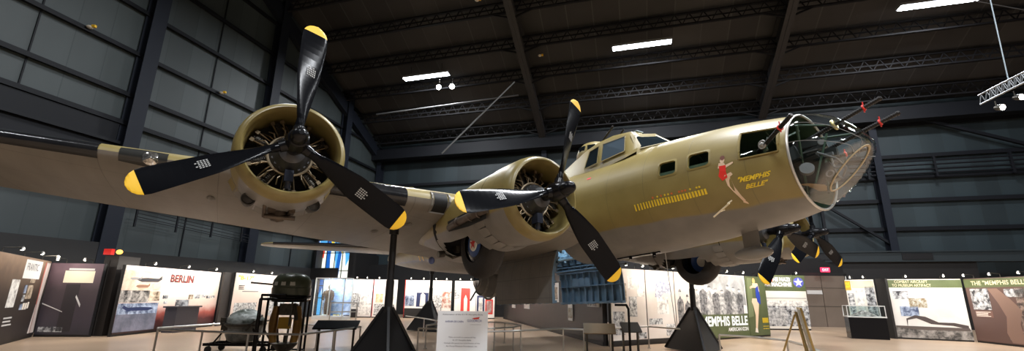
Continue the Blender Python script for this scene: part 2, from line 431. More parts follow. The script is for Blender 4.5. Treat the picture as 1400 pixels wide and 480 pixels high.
# oval frame of the flat optical panel
tdir = Vector((.717, 0, -.697)); c0 = npv*nd/npv.length_squared
cc = Vector((.80, 0, -.27)); cc -= npv*((npv.dot(cc)-nd)/npv.length_squared)
cc = cc+tdir*.02
ov = [cc+tdir*.40*cos(2*PI*k/40)+Vector((0,.24*sin(2*PI*k/40),0))+npv*.006 for k in range(41)]
for k in range(40): fm2.bar(ov[k], ov[k+1], .03, .012, up=npv)
fm2.build('bombsight_window_frame', mat('tan_frame', (.42,.33,.20), .5), glass)
for an in (12, 168, 40):
    sm = MB(); pp = [nose_pt(PI/2*i/20*.86, rad(an), .004) for i in range(21)]
    for k in range(20): sm.bar(pp[k], pp[k+1], .007)
    sm.build('glass_seam_strip', mat('seam_strip', (.28,.27,.26), .35, .4), glass)
def gun_part(a, b, name='machine_gun', tagt=.78, r=.030):
    a, b = Vector(a), Vector(b); L = (b-a).length; d = (b-a).normalized()
    prof = []; n = int(L/.03)
    for k in range(n):
        prof += [(k*L/n, r*1.12), (k*L/n+.018, r*1.12), (k*L/n+.018, r*.8), ((k+1)*L/n-.001, r*.8)]
    prof += [(L, r*1.15), (L+.03, r*1.2), (L+.05, r*.7)]
    g = MB(); g.lathe(prof, a, b, 10); o = g.build(name, GUN, plane, label='black machine gun with perforated barrel jacket')
    t = MB(); p = a+d*L*tagt; t.torus(p, d, r*1.3, .014, 14, 6); t.box(p+Vector((0,0,.05)), (.012,.02,.09)); t.box(p+Vector((.0,.0,-.045)), (.012,.03,.05))
    t.build('red_tag', REDP, o); return o
gun_part((1.35,.12,.28), (.28,.10,.61), tagt=.83)
gun_part((1.35,-.34,.17), (.23,-.35,.47), tagt=.82)
gun_part((1.75,.72,.15), (.98,1.27,.335), tagt=.72)
gun_part((1.75,-.72,.15), (.98,-1.27,.335), tagt=.72)
mt = MB()
mt.ball((1.60,.86,.20), (.05,.04,.05), 18, 10); mt.torus((1.60,.87,.20), (.3,1,0), .062, .014, 24, 8); mt.build('cheek_gun_mount', mat('mount_grey', (.28,.27,.25), .4, .5), plane)
mt = MB(); mt.torus((.86,.11,.43), (-1,0,.3), .07, .022, 24, 8); mt.torus((.86,.11,.43), (-1,0,.3), .045, .014, 20, 6); mt.build('gun_socket', mat('socket_brass', (.65,.5,.22), .35, .6), glass)
# nose compartment fittings
ft = MB()
for a, b, r in (((1.2,.55,.45),(1.5,-.1,-.6),.02), ((1.45,.3,.6),(.85,.1,.42),.018), ((1.5,-.4,.5),(.80,-.35,.36),.018), ((1.35,.6,.3),(1.4,.0,.55),.016), ((1.7,.8,-.1),(1.5,.85,.3),.02), ((1.9,.2,.5),(1.55,.85,.1),.02), ((1.25,-.5,.45),(1.2,-.1,-.55),.018), ((.95,.2,.3),(1.2,.3,-.45),.015)):
    ft.cyl(a, b, r, n=8)
ft.build('gun_support_frame', mat('strut_green', (.025,.055,.03), .5), plane)
bx = MB()
for c, d, rz in (((1.35,.12,.25),(.5,.12,.14),0), ((1.3,-.34,.15),(.5,.12,.14),0), ((1.5,.35,.05),(.35,.10,.22),.3), ((1.45,-.1,.1),(.4,.2,.10),.2), ((1.15,.15,.12),(.3,.06,.08),.2), ((1.5,-.55,-.1),(.4,.15,.4),0), ((1.6,.5,-.35),(.3,.2,.3),.2), ((1.1,-.05,-.25),(.15,.15,.3),.3)):
    bx.box(c, d, Matrix.Rotation(rz, 3, 'Y') @ Matrix.Rotation(.1, 3, 'Z'))
bx.build('ammunition_boxes', mat('box_dark', (.03,.032,.03), .35, .3), plane)
bx = MB(); bx.cyl((1.28,.30,-.22), (1.25,.36,-.20), .10, n=20); bx.cyl((1.05,.22,.18), (1.03,.25,.18), .045, n=14); bx.box((1.02,.1,.0), (.12,.05,.05)); bx.box((1.2,.2,.1),(.3,.02,.02)); bx.box((.9,.05,-.12),(.16,.06,.06))
bx.tube([(1.1,.3,.02),(.9,.2,-.12),(.85,.05,-.25),(.95,-.05,-.35)], .016); bx.torus((.93,.08,-.18), (0,1,.3), .07, .012); bx.torus((1.02,.2,-.33), (0,1,.3), .05, .012)
bx.build('bombardier_instruments', mat('instrument_pale', (.10,.10,.10), .6, 0), plane)
bx = MB(); bx.grid([[(1.42, .42-.1*k, -.40-.008*abs(k-4)) , (1.24-.012*(4-abs(k-4)), .44-.11*k, -.43-.008*abs(k-4))] for k in range(9)], closed=False); bx.build('plywood_seat', WOOD, plane)

# cockpit canopy
def csec(x, zt, ys, zs, yt):
    """half section: sill (ys, zs) -> shoulder (yt, zt-.09) -> roof centre"""
    P = [(ys+.05, zs-.10), (ys, zs), (yt+.02, zt-.12), (yt-.06, zt-.03), (yt*.5, zt), (0, zt+.01)]
    L = [(x if False else x, y, z) for y, z in P]
    return L+[(a, -b, c) for a, b, c in reversed(L[:-1])]
secs = [csec(4.22,1.30,.64,1.06,.42), csec(4.36,1.50,.68,1.02,.50), csec(4.52,1.60,.72,.98,.54), csec(5.0,1.66,.74,.93,.58), csec(5.55,1.66,.74,.93,.56), csec(6.1,1.58,.72,.90,.52), csec(6.9,1.36,.66,.92,.46), csec(8.4,1.17,.5,1.02,.40)]
cn = MB()
# windshield nose: lower V base at (3.80,0)
base = [(4.22+.0*abs(y), y, z) for _, y, z in secs[0]]
fr0 = []
for (x, y, z) in secs[0]:
    ya = abs(y)
    fr0.append((3.74+.50*(ya/.69), y, math.sqrt(max(fr(4)**2-y*y, 0))-.03))
cn.grid([fr0]+secs, closed=False)
can = cn.build('cockpit_canopy', OLIVEP, plane, angle=28)
def quad_pane(P, name, m, off=(0,.008,0), par=None):
    mb = MB(); P = [Vector(p)+Vector(off) for p in P]; mb.add(P, [tuple(range(len(P)))])
    n = (P[1]-P[0]).cross(P[2]-P[1]).normalized()
    if n.y*off[1]+n.x*off[0]+n.z*off[2] < 0: n = -n
    o = mb.build(name, m, par or can, smooth=False)
    fb = MB()
    for k in range(len(P)): fb.bar(P[k]+n*.004, P[(k+1) % len(P)]+n*.004, .022, .012, up=n)
    fb.build(name+'_frame', OLIVEP, par or can)
    return o
for sgn in (1, -1):
    S = lambda x, y, z: (x, y*sgn, z)
    quad_pane([S(4.50,.725,1.04), S(5.22,.745,1.00), S(5.22,.63,1.46), S(4.56,.60,1.44)], 'side_window', BLUEGLASS, (0,.012*sgn,.01))
    quad_pane([S(5.34,.745,1.00), S(5.80,.735,.98), S(5.68,.625,1.42), S(5.34,.63,1.46)], 'side_window', DARKGLASS, (0,.012*sgn,.01))
    # windshield pane between centre post and corner post, standing on the nose deck
    w = quad_pane([S(3.86,.04,1.17), S(4.24,.58,1.03), S(4.40,.50,1.40), S(4.20,.04,1.44)], 'windshield', DARKGLASS, (-.015,.012*sgn,.015))
ws = MB()  # skin around the windshield
ws.add([(3.80,0,1.13),(4.24,.64,.93),(4.46,.56,1.47),(4.22,0,1.52),(4.24,-.64,.93),(4.46,-.56,1.47)], [(0,1,2,3),(0,3,5,4)])
ws.build('windshield_surround', OLIVEP, can, smooth=False)
sk = MB(); sk.box((4.75,.12,1.665), (.42,.22,.02)); sk.build('roof_hatch_glass', mat('hatch_glass', (.45,.55,.65), .1), can)
# top turret
tt = MB(); tt.lathe([(0,.50),(.25,.50),(.40,.48),(.55,.42),(.66,.32),(.72,.18),(.74,.0)], (6.15,0,1.20), (6.15,0,2), 32)
tur = tt.build('top_turret', OLIVEP, plane)
tg = MB()
for an in (20, 55, 90, 270, 305, 340): tg.box((6.15+.44*cos(rad(an)+PI), .44*sin(rad(an)), 1.62), (.05,.20,.24), Matrix.Rotation(-rad(an), 3, 'Z'))
tg.build('turret_window', DARKGLASS, tur, smooth=False)
for yy in (.19, -.19):
    g = MB(); g.cyl((5.95,yy,1.60), (5.28,yy,2.06), .026, n=10); g.box((5.92,yy,1.66), (.25,.10,.16)); g.build('turret_gun', GUN, tur)
# football antenna
fa = MB(); fa.ball((2.47,0,-1.36), (.345,.115,.115), 20, 14); fa.build('antenna_football', mat('antenna_grey', (.22,.21,.19), .4), plane)
fa = MB(); fa.grid([[(2.32+.30*k/10, .03*sin(PI*k/10), z) for k in range(11)]+[(2.62-.30*k/10, -.03*sin(PI*k/10), z) for k in range(1,10)] for z in (-1.30,-.9)]); fa.build('antenna_strut', GREYOUT, plane)

# ------------------------------------------------------------------ wings
def wle(y): return 5.275+.195*y, -.476+.072*y
def wte(y): return 11.171-.066*y
def foil(y, sg, s, lo, grow=0.):
    le, z = wle(y); te = wte(y); c = te-le
    tk = .18-.06*y/15.8
    if y > 14.6: k = (y-14.6)/1.2; sh = 1-math.sqrt(max(1-k*k, 0)); le += c*.45*sh; te -= c*.45*sh; c = te-le; tk *= max(1-k*.3, .1)
    yt = 5*tk*(.2969*math.sqrt(s)-.126*s-.3516*s*s+.2843*s**3-.1015*s**4)*c+grow
    m, p = .02, .4
    yc = (m/p**2*(2*p*s-s*s) if s < p else m/(1-p)**2*((1-2*p)+2*p*s-s*s))*c
    x = le+s*c-(grow if s < .02 else 0)
    return (x, y*sg, z-.073*s*c+yc+(-yt if lo else yt))
SS = [0,.005,.015,.03,.05,.08,.12,.18,.25,.35,.45,.55,.65,.75,.85,.93,1.]
WUP = lined('wing_upper_paint', OLIVE, OLIVE2, (.07,.06,.03), px=1.1, py=1.5, w=.006, rough=.45, strength=.3)
WLO = lined('wing_lower_paint', (.165,.150,.128), (.205,.186,.158), (.07,.06,.05), px=.95, py=1.6, w=.007, rough=.48, nscale=1.2, strength=.5, nstretch=(.6,3,1))
wys = [.9,1.5,2.2,3,3.6,4.3,5,6,7.1,8,9,10,11,12,13,14,14.6,14.9,15.2,15.5,15.68,15.79]
for sg in (1, -1):
    w = MB()
    for lo in (0, 1):
        w.cur = lo
        w.grid([[foil(y, sg, s, lo) for s in SS] for y in wys], closed=False)
    wing = w.build('wing', [WUP, WLO], plane, label='tapered wing, olive above and grey below')
    for y0, y1 in ((9.6, 15.5), (4.95, 6.35), (1.6, 2.7)):
        if y0 < 2: continue
        b = MB(); n = 14
        S2 = [.045, .03, .018, .008, .003, 0]
        b.grid([[foil(y0+(y1-y0)*k/n, sg, s, 0, .006) for s in S2]+[foil(y0+(y1-y0)*k/n, sg, s, 1, .006) for s in (.003,.008,.018,.03)] for k in range(n+1)], closed=False)
        b.build('deicer_boot', RUBBERBOOT, wing, label='glossy black rubber leading-edge boot')
    b = MB(); b.grid([[foil(8.72+.62*k/8, sg, s, 0, .005) for s in (.03*(1-abs(k-4)/4*.3),.012,.004,0)]+[foil(8.72+.62*k/8, sg, s, 1, .005) for s in (.004,.012,.022,.036*(1-abs(k-4)/4*.3))] for k in range(9)], closed=False)
    b.build('landing_light_window', mat('light_bay_dark', (.03,.03,.028), .12), wing)
    lx_, lz_ = wle(8.93)
    b = MB(); b.lathe([(0,.0),(.02,.07),(.05,.105),(.055,.115),(.09,.115)], (lx_-.055, 8.93*sg, lz_-.02), (lx_+1, 8.93*sg, lz_), 24); b.build('landing_light_lamp', mat('lamp_reflector', (.75,.72,.66), .12, .9, var=(.2,.19,.17), scale=30), wing)
    b = MB(); b.grid([[foil(4.18+.26*k/6, sg, s, 0, .006) for s in (.018,.008,.002,0)]+[foil(4.18+.26*k/6, sg, s, 1, .006) for s in (.004,.012,.025,.036)] for k in range(7)], closed=False); b.build('air_intake', mat('intake_black', (.004,.004,.004), .7), wing)
    b = MB()
    rim = [foil(4.14+.34*k/6, sg, .02, 0, .01) for k in range(7)]+[foil(4.48, sg, s, 0, .012) for s in (.012,.004,0)]+[foil(4.48, sg, s, 1, .012) for s in (.008,.02,.04)]+[foil(4.48-.34*k/6, sg, .04, 1, .01) for k in range(7)]+[foil(4.14, sg, s, 1, .012) for s in (.02,.008,0)]+[foil(4.14, sg, s, 0, .012) for s in (.004,.012)]
    for k in range(len(rim)): b.bar(rim[k], rim[(k+1) % len(rim)], .03)
    b.build('air_intake_rim', WLO, wing)
    # small teardrop fairings and vents below the wing
    for y, s in ((5.0,.42),(4.6,.2),(8.1,.3)):
        b = MB(); p = foil(y, sg, s, 1); b.ball(p, (.16,.07,.05), 14, 8)
        b.build('underwing_fairing', GREYOUT, wing)

# ------------------------------------------------------------------ engines, cowls, propellers
def blade_mesh():
    b = MB(); R = 1.765; n = 26; m = 16
    rings = []; mats = []
    for i in range(n+1):
        t = i/n
        t = t if i < 16 else (16/n)+(1-16/n)*sin(PI/2*(i-16)/(n-16))
        r = .14+(R-.14)*t
        # chord distribution
        if t < .12: w = .065+.02*t
        else: w = .065+.115*min(1, (t-.10)/.38)**.75
        k = (r-(R-.20))/.20
        if k > 0: w *= math.sqrt(max(1-k**2.2, .0009))
        tw = rad(52-36*min(1, t*1.05))
        th = max(.010, .055*(1-t)**1.6) if t > .1 else .055
        ring = []
        for q in range(m):
            a = 2*PI*q/m; yy = w*cos(a)
            tt_ = th*sin(a)*(1.0 if t < .1 else (1-.35*cos(a)))
            c = Vector((tt_, yy*1.0, 0)); c = Matrix.Rotation(tw, 3, 'Z') @ c
            ring.append((c.x, c.y, r))
        rings.append(ring)
    nb_ = n
    for i in range(nb_):
        b.cur = 1 if rings[i][0][2] > R-.145 else 0
        b.grid([rings[i], rings[i+1]])
    # stencilled data block, illegible bars at this size
    b.cur = 2
    for row in range(5):
        y0 = -.075+.028*row; z = .98
        for k in range(5 if row % 2 else 4):
            zz = z-.0+.030*k
            c = []
            for a_, bz in ((0,0),(.016,0),(.016,.020),(0,.020)):
                yy = y0+a_; tt_ = -.020
                t = ((zz+bz)-.14)/(R-.14); tw = rad(52-36*t*1.05)
                v = Matrix.Rotation(tw, 3, 'Z') @ Vector((tt_-.006, yy, 0)); c.append((v.x, v.y, zz+bz))
            b.add(c, [(0,1,2,3)])
    return b
bl_src = None
ENG = []
def engine_and_prop(x, y, z, clock, cowl_mat, inner, tilt=0.):
    global bl_src
    sg = 1 if y > 0 else -1
    nac = MB()
    ang = [2*PI*k/40 for k in range(40)]
    def ring(xx, hw, hh, zc, yo=0): return [(xx, y+yo+hw*cos(a), z+zc+hh*sin(a)) for a in ang]
    cx = x+.28
    if inner:
        R_ = [ring(cx+.95,.70,.70,0), ring(cx+1.3,.70,.72,-.02), ring(cx+1.8,.68,.73,-.04), ring(cx+2.4,.64,.70,-.05), ring(cx+3.2,.58,.60,-.02), ring(cx+4.2,.46,.42,.05), ring(cx+5.2,.28,.22,.10), ring(cx+5.8,.08,.06,.12)]
    else:
        R_ = [ring(cx+.90,.69,.69,0), ring(cx+1.2,.66,.68,-.01), ring(cx+1.7,.60,.62,-.01), ring(cx+2.4,.48,.48,.0), ring(cx+3.2,.30,.30,.02), ring(cx+3.8,.10,.10,.05)]
    if inner:
        XS = [r_[0][0] for r_ in R_]; dense = []
        for i in range(len(R_)-1):
            nn = max(1, int((XS[i+1]-XS[i])/.09))
            for j in range(nn): dense.append([tuple(Vector(p)*(1-j/nn)+Vector(q)*(j/nn)) for p, q in zip(R_[i], R_[i+1])])
        dense.append(R_[-1]); N0 = len(ang)
        vs = [p for r_ in dense for p in r_]; fc = []
        for i in range(len(dense)-1):
            for k in range(N0):
                c = (Vector(dense[i][k])+Vector(dense[i+1][(k+1) % N0]))/2
                if ((c.x-5.90)/.86)**2+((c.y-y)/.75)**2 < 1 and c.z < z-.46: continue
                fc.append((i*N0+k, i*N0+(k+1) % N0, (i+1)*N0+(k+1) % N0, (i+1)*N0+k))
        nac.add(vs, fc+[tuple(range((len(dense)-1)*N0, len(dense)*N0))])
    else: nac.grid(R_, cap0=True, cap1=True)
    na = nac.build('nacelle', cowl_mat, plane, label='inner engine nacelle with wheel well' if inner else 'outer engine nacelle')
    # cowl ring
    c = MB()
    prof = [(.62,.575),(.30,.575),(.12,.572),(.03,.585),(-.005,.610),(.0,.635),(.03,.665),(.10,.690),(.22,.704),(.5,.712),(.80,.712),(.93,.700)]
    c.cur = 0; c.lathe(prof[:9], (cx, y, z), (cx+1, y, z), 56, cap=False)
    c.cur = 1; c.lathe(prof[8:], (cx, y, z), (cx+1, y, z), 56, cap=False)
    c.build('cowl', [LIPOL, cowl_mat], na)
    # cowl flaps
    for k in range(10):
        a = rad(-160+14*k*1.0); f = MB()
        if True:
            a0, a1 = a, a+rad(12.5)
            f.add([(cx+.90, y+.712*cos(a0), z+.712*sin(a0)), (cx+.90, y+.712*cos(a1), z+.712*sin(a1)), (cx+1.12, y+.75*cos(a1), z+.75*sin(a1)), (cx+1.12, y+.75*cos(a0), z+.75*sin(a0))], [(0,1,2,3)])
            f.build('cowl_flap', cowl_mat, na)
    # engine
    e = MB(); ex = cx+.36
    e.lathe([(-.30,.10),(-.26,.17),(-.16,.20),(-.10,.25),(.0,.27),(.05,.30),(.25,.30)], (ex, y, z), (ex+1, y, z), 36)
    for k in range(18):
        a = 2*PI*k/18; e.cyl((ex-.12, y+.235*cos(a), z+.235*sin(a)), (ex-.06, y+.235*cos(a), z+.235*sin(a)), .018, n=8)
    eng = e.build('engine', mat('crankcase_grey', (.075,.076,.078), .4, .4, var=(.045,.045,.047), scale=10), plane, label='nine-cylinder radial engine')
    bk = MB(); bk.lathe([(0,.0),(.01,.57)], (cx+.60, y, z), (cx+1.6, y, z), 40); bk.build('baffle', mat('baffle_black', (.01,.01,.01), .6), eng)
    for k in range(9):
        a = 2*PI*(k+.5)/9+.1; d = Vector((0, cos(a), sin(a))); tdr = Vector((0, -sin(a), cos(a))); o = Vector((ex+.12, y, z))
        prof = []
        for j in range(11): prof += [(.27+.024*j, .085), (.27+.024*j+.011, .085), (.27+.024*j+.0115, .066), (.27+.024*(j+1)-.0005, .066)]
        prof += [(.535,.075),(.548,.03)]
        cb = MB(); cb.lathe(prof, o, o+d, 14); cb.build('cylinder', DARKSTEEL, eng)
        hb = MB()
        for s_ in (-.045, .045):
            hb.cyl(o+d*.26+tdr*s_*1.0+Vector((-.11,0,0)), o+d*.50+tdr*s_*1.5+Vector((-.11,0,0)), .012, n=8)
            hb.box(o+d*.515+tdr*s_*1.4+Vector((-.07,0,0)), (.12,.05,.05), Matrix.Rotation(a, 3, 'X'))
        hb.tube([o+d*.24+tdr*.07+Vector((-.16,0,0)), o+d*.36+tdr*.09+Vector((-.15,0,0)), o+d*.47+tdr*.10+Vector((-.06,0,0))], .009, 6)
        hb.build('pushrod_pair', BRASSY, eng)
    ig = MB(); ig.torus((ex-.04, y, z), (1,0,0), .285, .020, 40, 8)
    for k in range(14):
        a = rad(20+k*24.); ig.tube([(ex-.04, y+.29*cos(a), z+.29*sin(a)), (ex-.05, y+.37*cos(a+.1), z+.37*sin(a+.1)), (ex+.02, y+.44*cos(a+.05), z+.44*sin(a+.05))], .009, 6)
    ig.build('ignition_harness', mat('harness_pale', (.38,.31,.21), .45, .5), eng)
    ob = MB(); ob.box((ex-.12, y+.0, z-.33), (.16,.11,.16)); ob.cyl((ex-.16, y, z-.30), (ex-.12, y, z-.50), .04, n=12); ob.build('oil_sump', mat('sump_black', (.02,.025,.04), .3), eng)
    # propeller
    pr = MB(); pr.lathe([(-.40,.0),(-.395,.035),(-.37,.075),(-.32,.098),(-.25,.105),(-.20,.105),(-.19,.125),(-.12,.135),(-.05,.150),(.05,.150),(.12,.12),(.20,.085),(.30,.085)], (x, y, z), (x+1, y, z), 32)
    for k in range(3):
        a = rad(clock+120*k); d = Vector((0, sin(a), cos(a))); o = Vector((x, y, z)); pr.cyl(o+d*.08, o+d*.22, .085, .072, 20)
    pr.cyl((x-.41,y,z), (x-.395,y,z), .028, n=12)
    p = pr.build('propeller', BLACK, plane, label='three-bladed black propeller with yellow tips')
    for k in range(3):
        a = rad(clock+120*k)
        if bl_src is None:
            o = blade_mesh().build('blade', [mat('blade_black', (.004,.0043,.0055), .20, spec=.10), YELLOW, mat('stencil_white', (.34,.34,.33), .5)], p, angle=50)
            bl_src = o
        else:
            o = bl_src.copy(); C.objects.link(o); o.parent = p
        o.matrix_local = Matrix.Translation((x, y, z)) @ Matrix.Rotation(-a, 4, 'X')
    ENG.append((na, eng, p))
    return na
XI, ZI, XO, ZO = 3.445, -.509, 4.337, -.125
n3 = engine_and_prop(XI, 3.56, ZI, -17.5, NACM, True)
n4 = engine_and_prop(XO, 7.139, ZO, -2.5, NACM2, False)
n2 = engine_and_prop(XI, -3.28, ZI, 15., NACM, True)
n1 = engine_and_prop(XO, -7.139, ZO, .1, NACM2, False)
# underside fittings of the nacelles
for (xx, yy, zz, par) in ((XO, 7.139, ZO, n4), (XO, -7.139, ZO, n1)):
    for s_ in (-1, 1):
        k = MB(); cx_, cy_, cz_ = xx+.95, yy+.42*s_, zz-.60
        k.lathe([(-.02,.07),(-.04,.085),(.0,.095),(.35,.07),(.6,.02)], (cx_, cy_, cz_), (cx_+1, cy_, cz_+.06), 20, cap=False); k.lathe([(0,0),(.01,.075)], (cx_-.01, cy_, cz_), (cx_+1, cy_, cz_+.06), 20)
        k.build('air_scoop', [mat('scoop_dark', (.03,.028,.025), .5)], par)
    k = MB()
    k.lathe([(0,.10),(.05,.13),(.16,.13),(.22,.08),(.24,0)], (xx+1.15, yy+.02, zz-.62), (xx+1.15, yy+.02, zz-2), 22)
    k.box((xx+1.1, yy+.12, zz-.68), (.3,.10,.14)); k.box((xx+1.05, yy-.14, zz-.66), (.22,.08,.16)); k.tube([(xx+.9,yy-.16,zz-.66),(xx+1.15,yy-.10,zz-.78),(xx+1.4,yy+.1,zz-.72)], .03); k.tube([(xx+.85,yy+.22,zz-.62),(xx+1.1,yy+.2,zz-.8)], .025)
    k.cyl((xx+1.05,yy-.2,zz-.80),(xx+1.05,yy+.2,zz-.80),.035)
    k.build('turbo_supercharger', mat('turbo_brown', (.12,.09,.065), .45, .6, var=(.05,.04,.035), scale=9), par)
for yy, par in ((3.56, n3), (-3.28, n2)):
    sgn = 1 if yy > 0 else -1
    k = MB(); z0 = ZI-.20
    k.grid([[(5.95-.02+0, yy+sgn*(.655), z0-.10),(5.95, yy+sgn*.675, z0+.10)], [(5.0, yy+sgn*.705, z0-.15),(5.0, yy+sgn*.70, z0+.13)], [(4.4, yy+sgn*.705, z0-.12),(4.4, yy+sgn*.71, z0+.12)]], closed=False)
    k.build('exhaust_recess', mat('recess_black', (.006,.006,.006), .7), par)
    k = MB(); k.tube([(5.92, yy+sgn*.64, z0-.02), (5.5, yy+sgn*.70, z0), (4.75, yy+sgn*.74, z0+.01), (4.35, yy+sgn*.70, z0+.03)], .068, 14)
    for xq in (5.4, 4.9, 4.6): k.torus((xq, yy+sgn*.715, z0), (1,0,0), .07, .014, 18, 6)
    k.build('exhaust_pipe', mat('exhaust_brown', (.14,.115,.095), .45, .6, var=(.08,.06,.05), scale=8), par)
    # wheel
    R_w = .66; wx, wz = 5.78, -1.02
    k = MB(); k.lathe([(-.20,.36),(-.21,.42),(-.20,.54),(-.15,.62),(-.07,.655),(0,.66),(.07,.655),(.15,.62),(.20,.54),(.21,.42),(.20,.36)], (wx, yy, wz), (wx, yy+sgn, wz), 48, cap=False)
    w = k.build('main_wheel', TYRE, plane, label='retracted main wheel')
    k = MB(); k.lathe([(-.17,.36),(.17,.36),(.185,.26)], (wx, yy, wz), (wx, yy+sgn, wz), 32, cap=False); k.build('rim', BLACK, w)
    k = MB(); k.lathe([(.15,.30),(.185,.25),(.195,.20),(.20,.0)], (wx, yy, wz), (wx, yy+sgn, wz), 32, cap=False); k.build('hub_disc', mat('hub_blue', (.02,.07,.25), .4), w)
    k = MB(); k.lathe([(0,.15),(.012,.14),(.014,0)], (wx, yy+sgn*.195, wz), (wx, yy+sgn*3, wz), 28); k.build('hub_white_disc', WHITEP, w)
    k = MB(); P = []
    for q in range(10):
        rr = .13 if q % 2 == 0 else .05; P.append((wx+rr*sin(PI*q/5), yy+sgn*.215, wz+rr*cos(PI*q/5)))
    k.add(P+[(wx, yy+sgn*.222, wz)], [(10, q, (q+1) % 10) for q in range(10)]); k.build('hub_red_star', REDP, w, smooth=False)
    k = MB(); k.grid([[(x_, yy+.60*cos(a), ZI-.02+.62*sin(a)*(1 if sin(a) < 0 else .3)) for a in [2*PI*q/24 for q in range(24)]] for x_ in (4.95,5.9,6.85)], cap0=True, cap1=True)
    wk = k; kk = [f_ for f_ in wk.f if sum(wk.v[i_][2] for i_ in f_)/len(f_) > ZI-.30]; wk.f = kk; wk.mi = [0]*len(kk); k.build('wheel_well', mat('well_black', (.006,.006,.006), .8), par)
    k = MB(); k.box((6.9,yy+.1,-1.02),(.5,.08,.14)); k.tube([(6.7,yy-.2,-1.05),(7.0,yy+.05,-1.16),(7.3,yy+.2,-1.0)],.03); k.cyl((6.9,yy+.3,-1.1),(6.9,yy+.44,-1.12),.07); k.build('landing_gear_strut', DARKSTEEL, par)
k = MB(); k.ball((7.35, 3.95, -1.20), (.07,.07,.08), 14, 10); k.build('blue_lamp', mat('lamp_blue', (.10,.13,.30), .15), plane)

# ------------------------------------------------------------------ tail
def tail_foil(secs_, name, m1, m2, boot=True):
    t = MB()
    for lo in (1, -1):
        t.cur = 0 if lo > 0 else 1
        rings = []
        for (pl, c, th, ax) in secs_:
            rr = []
            for s in SS:
                yt = 5*th*(.2969*math.sqrt(s)-.126*s-.3516*s*s+.2843*s**3-.1015*s**4)*c*lo
                rr.append(tuple(Vector(pl)+Vector((s*c,0,0))+Vector(ax)*yt))
            rings.append(rr)
        t.grid(rings, closed=False)
    o = t.build(name, [m1, m2], plane)
    if boot:
        b = MB(); rings = []
        for (pl, c, th, ax) in secs_[:-2]:
            rr = []
            for s, lo in ((.06,1),(.03,1),(.01,1),(0,1),(.01,-1),(.03,-1)):
                yt = (5*th*(.2969*math.sqrt(s)-.126*s)*c+.008)*lo
                rr.append(tuple(Vector(pl)+Vector((s*c-(.008 if s == 0 else 0),0,0))+Vector(ax)*yt))
            rings.append(rr)
        b.grid(rings, closed=False); b.build('deicer_boot', RUBBERBOOT, o)
    return o
for sg in (1, -1):
    S_ = []
    for y in (.3, 1.5, 3, 4.5, 5.6, 6.1, 6.4, 6.52):
        le = 18.5+.26*y; te = 22.0-.06*y
        if y > 5.6: k_ = (y-5.6)/.95; sh = 1-math.sqrt(1-k_*k_); c_ = te-le; le += c_*.4*sh; te -= c_*.4*sh
        S_.append(((le, y*sg, .72), te-le, .12, (0,0,1)))
    tail_foil(S_, 'horizontal_stabilizer', OLIVEP, GREYOUT)
S_ = []
for z in (.6, 1.0, 1.6, 2.4, 3.2, 3.8, 4.05, 4.15):
    le = {0.6:15.2,1.0:16.2,1.6:17.5}.get(z, 17.5+(z-1.6)*.75); te = 22.6-.1*z
    if z > 3.6: k_ = (z-3.6)/.56; sh = 1-math.sqrt(1-min(k_,1)**2); c_ = te-le; le += c_*.3*sh; te -= c_*.45*sh
    S_.append(((le, 0, z), te-le, .09, (0,1,0)))
tail_foil(S_, 'vertical_fin', OLIVEP, OLIVEP)
# ------------------------------------------------------------------ bomb bay
for sgn in (1, -1):
    d = MB(); rows = []
    prof = [(.93,-.74),(1.03,-.90),(1.12,-1.12),(1.19,-1.40),(1.22,-1.70),(1.22,-2.12)]
    rows = [[(x, sgn*y, z) for y, z in prof] for x in (BAY[0], 7.2, 7.8, 8.4, BAY[1])]
    rows2 = [[(x, sgn*(y-.035), z) for y, z in prof] for x in (BAY[0], 7.2, 7.8, 8.4, BAY[1])]
    d.grid(rows, closed=False); d.cur = 1; d.grid(rows2, closed=False)
    n = 6
    for a in (0, 4):
        for k in range(5): d.add([rows[a][k], rows[a][k+1], rows2[a][k+1], rows2[a][k]], [(0,1,2,3)])
    for k in range(4): d.add([rows[k][5], rows[k+1][5], rows2[k+1][5], rows2[k][5]], [(0,1,2,3)])
    door = d.build('bomb_bay_door', [lined('door_grey', GREYP, GREYP2, (.05,.05,.045), px=.42, pz=.5, w=.005, rough=.5, strength=.5), INTBLUE], plane, label='hanging bay door, grey outside and blue inside')
    rb = MB()
    for j in range(10):
        x = BAY[0]+.06+(BAY[1]-BAY[0]-.12)*j/9
        for k in range(5):
            a, b = prof[k], prof[k+1]
            rb.bar((x, sgn*(a[0]-.075), a[1]), (x, sgn*(b[0]-.075), b[1]), .08 if False else .03, .085, up=(1,0,0)) if False else rb.box((x, sgn*((a[0]+b[0])/2-.075), (a[1]+b[1])/2), (.022, .09, abs(b[1]-a[1])+.02))
    rb.build('door_ribs', INTBLUE, door)
    rb = MB()
    for z, y, hgt in ((-1.22,1.14,.05),(-1.06,1.08,.04),(-2.09,1.22,.06),(-1.62,1.205,.02),(-.80,.95,.05)):
        rb.box(((BAY[0]+BAY[1])/2, sgn*(y-.085), z), (BAY[1]-BAY[0], .10, hgt))
    rb.cyl((BAY[0],sgn*.98,-1.16),(BAY[1],sgn*.98,-1.16),.03)
    for j in range(8): rb.box((BAY[0]+.25+j*.29, sgn*.93, -.92), (.2,.05,.16))
    rb.box((8.2, sgn*1.12, -1.52), (.8,.05,.28)); 
    rb.build('door_stringers', INTBLUE, door)
    hg = MB()
    for x in (BAY[0]+.08, 7.4, 8.2, BAY[1]-.08): hg.cyl((x, sgn*.90, -.74), (x, sgn*1.02, -.90), .02)
    hg.build('door_hinge', DARKSTEEL, door)
by = MB()
by.box((7.9,0,.25),(2.6,1.9,.04)); by.box((BAY[0]-.03,0,-.25),(.04,2.0,1.1)); by.box((BAY[1]+.03,0,-.25),(.04,2.0,1.1))
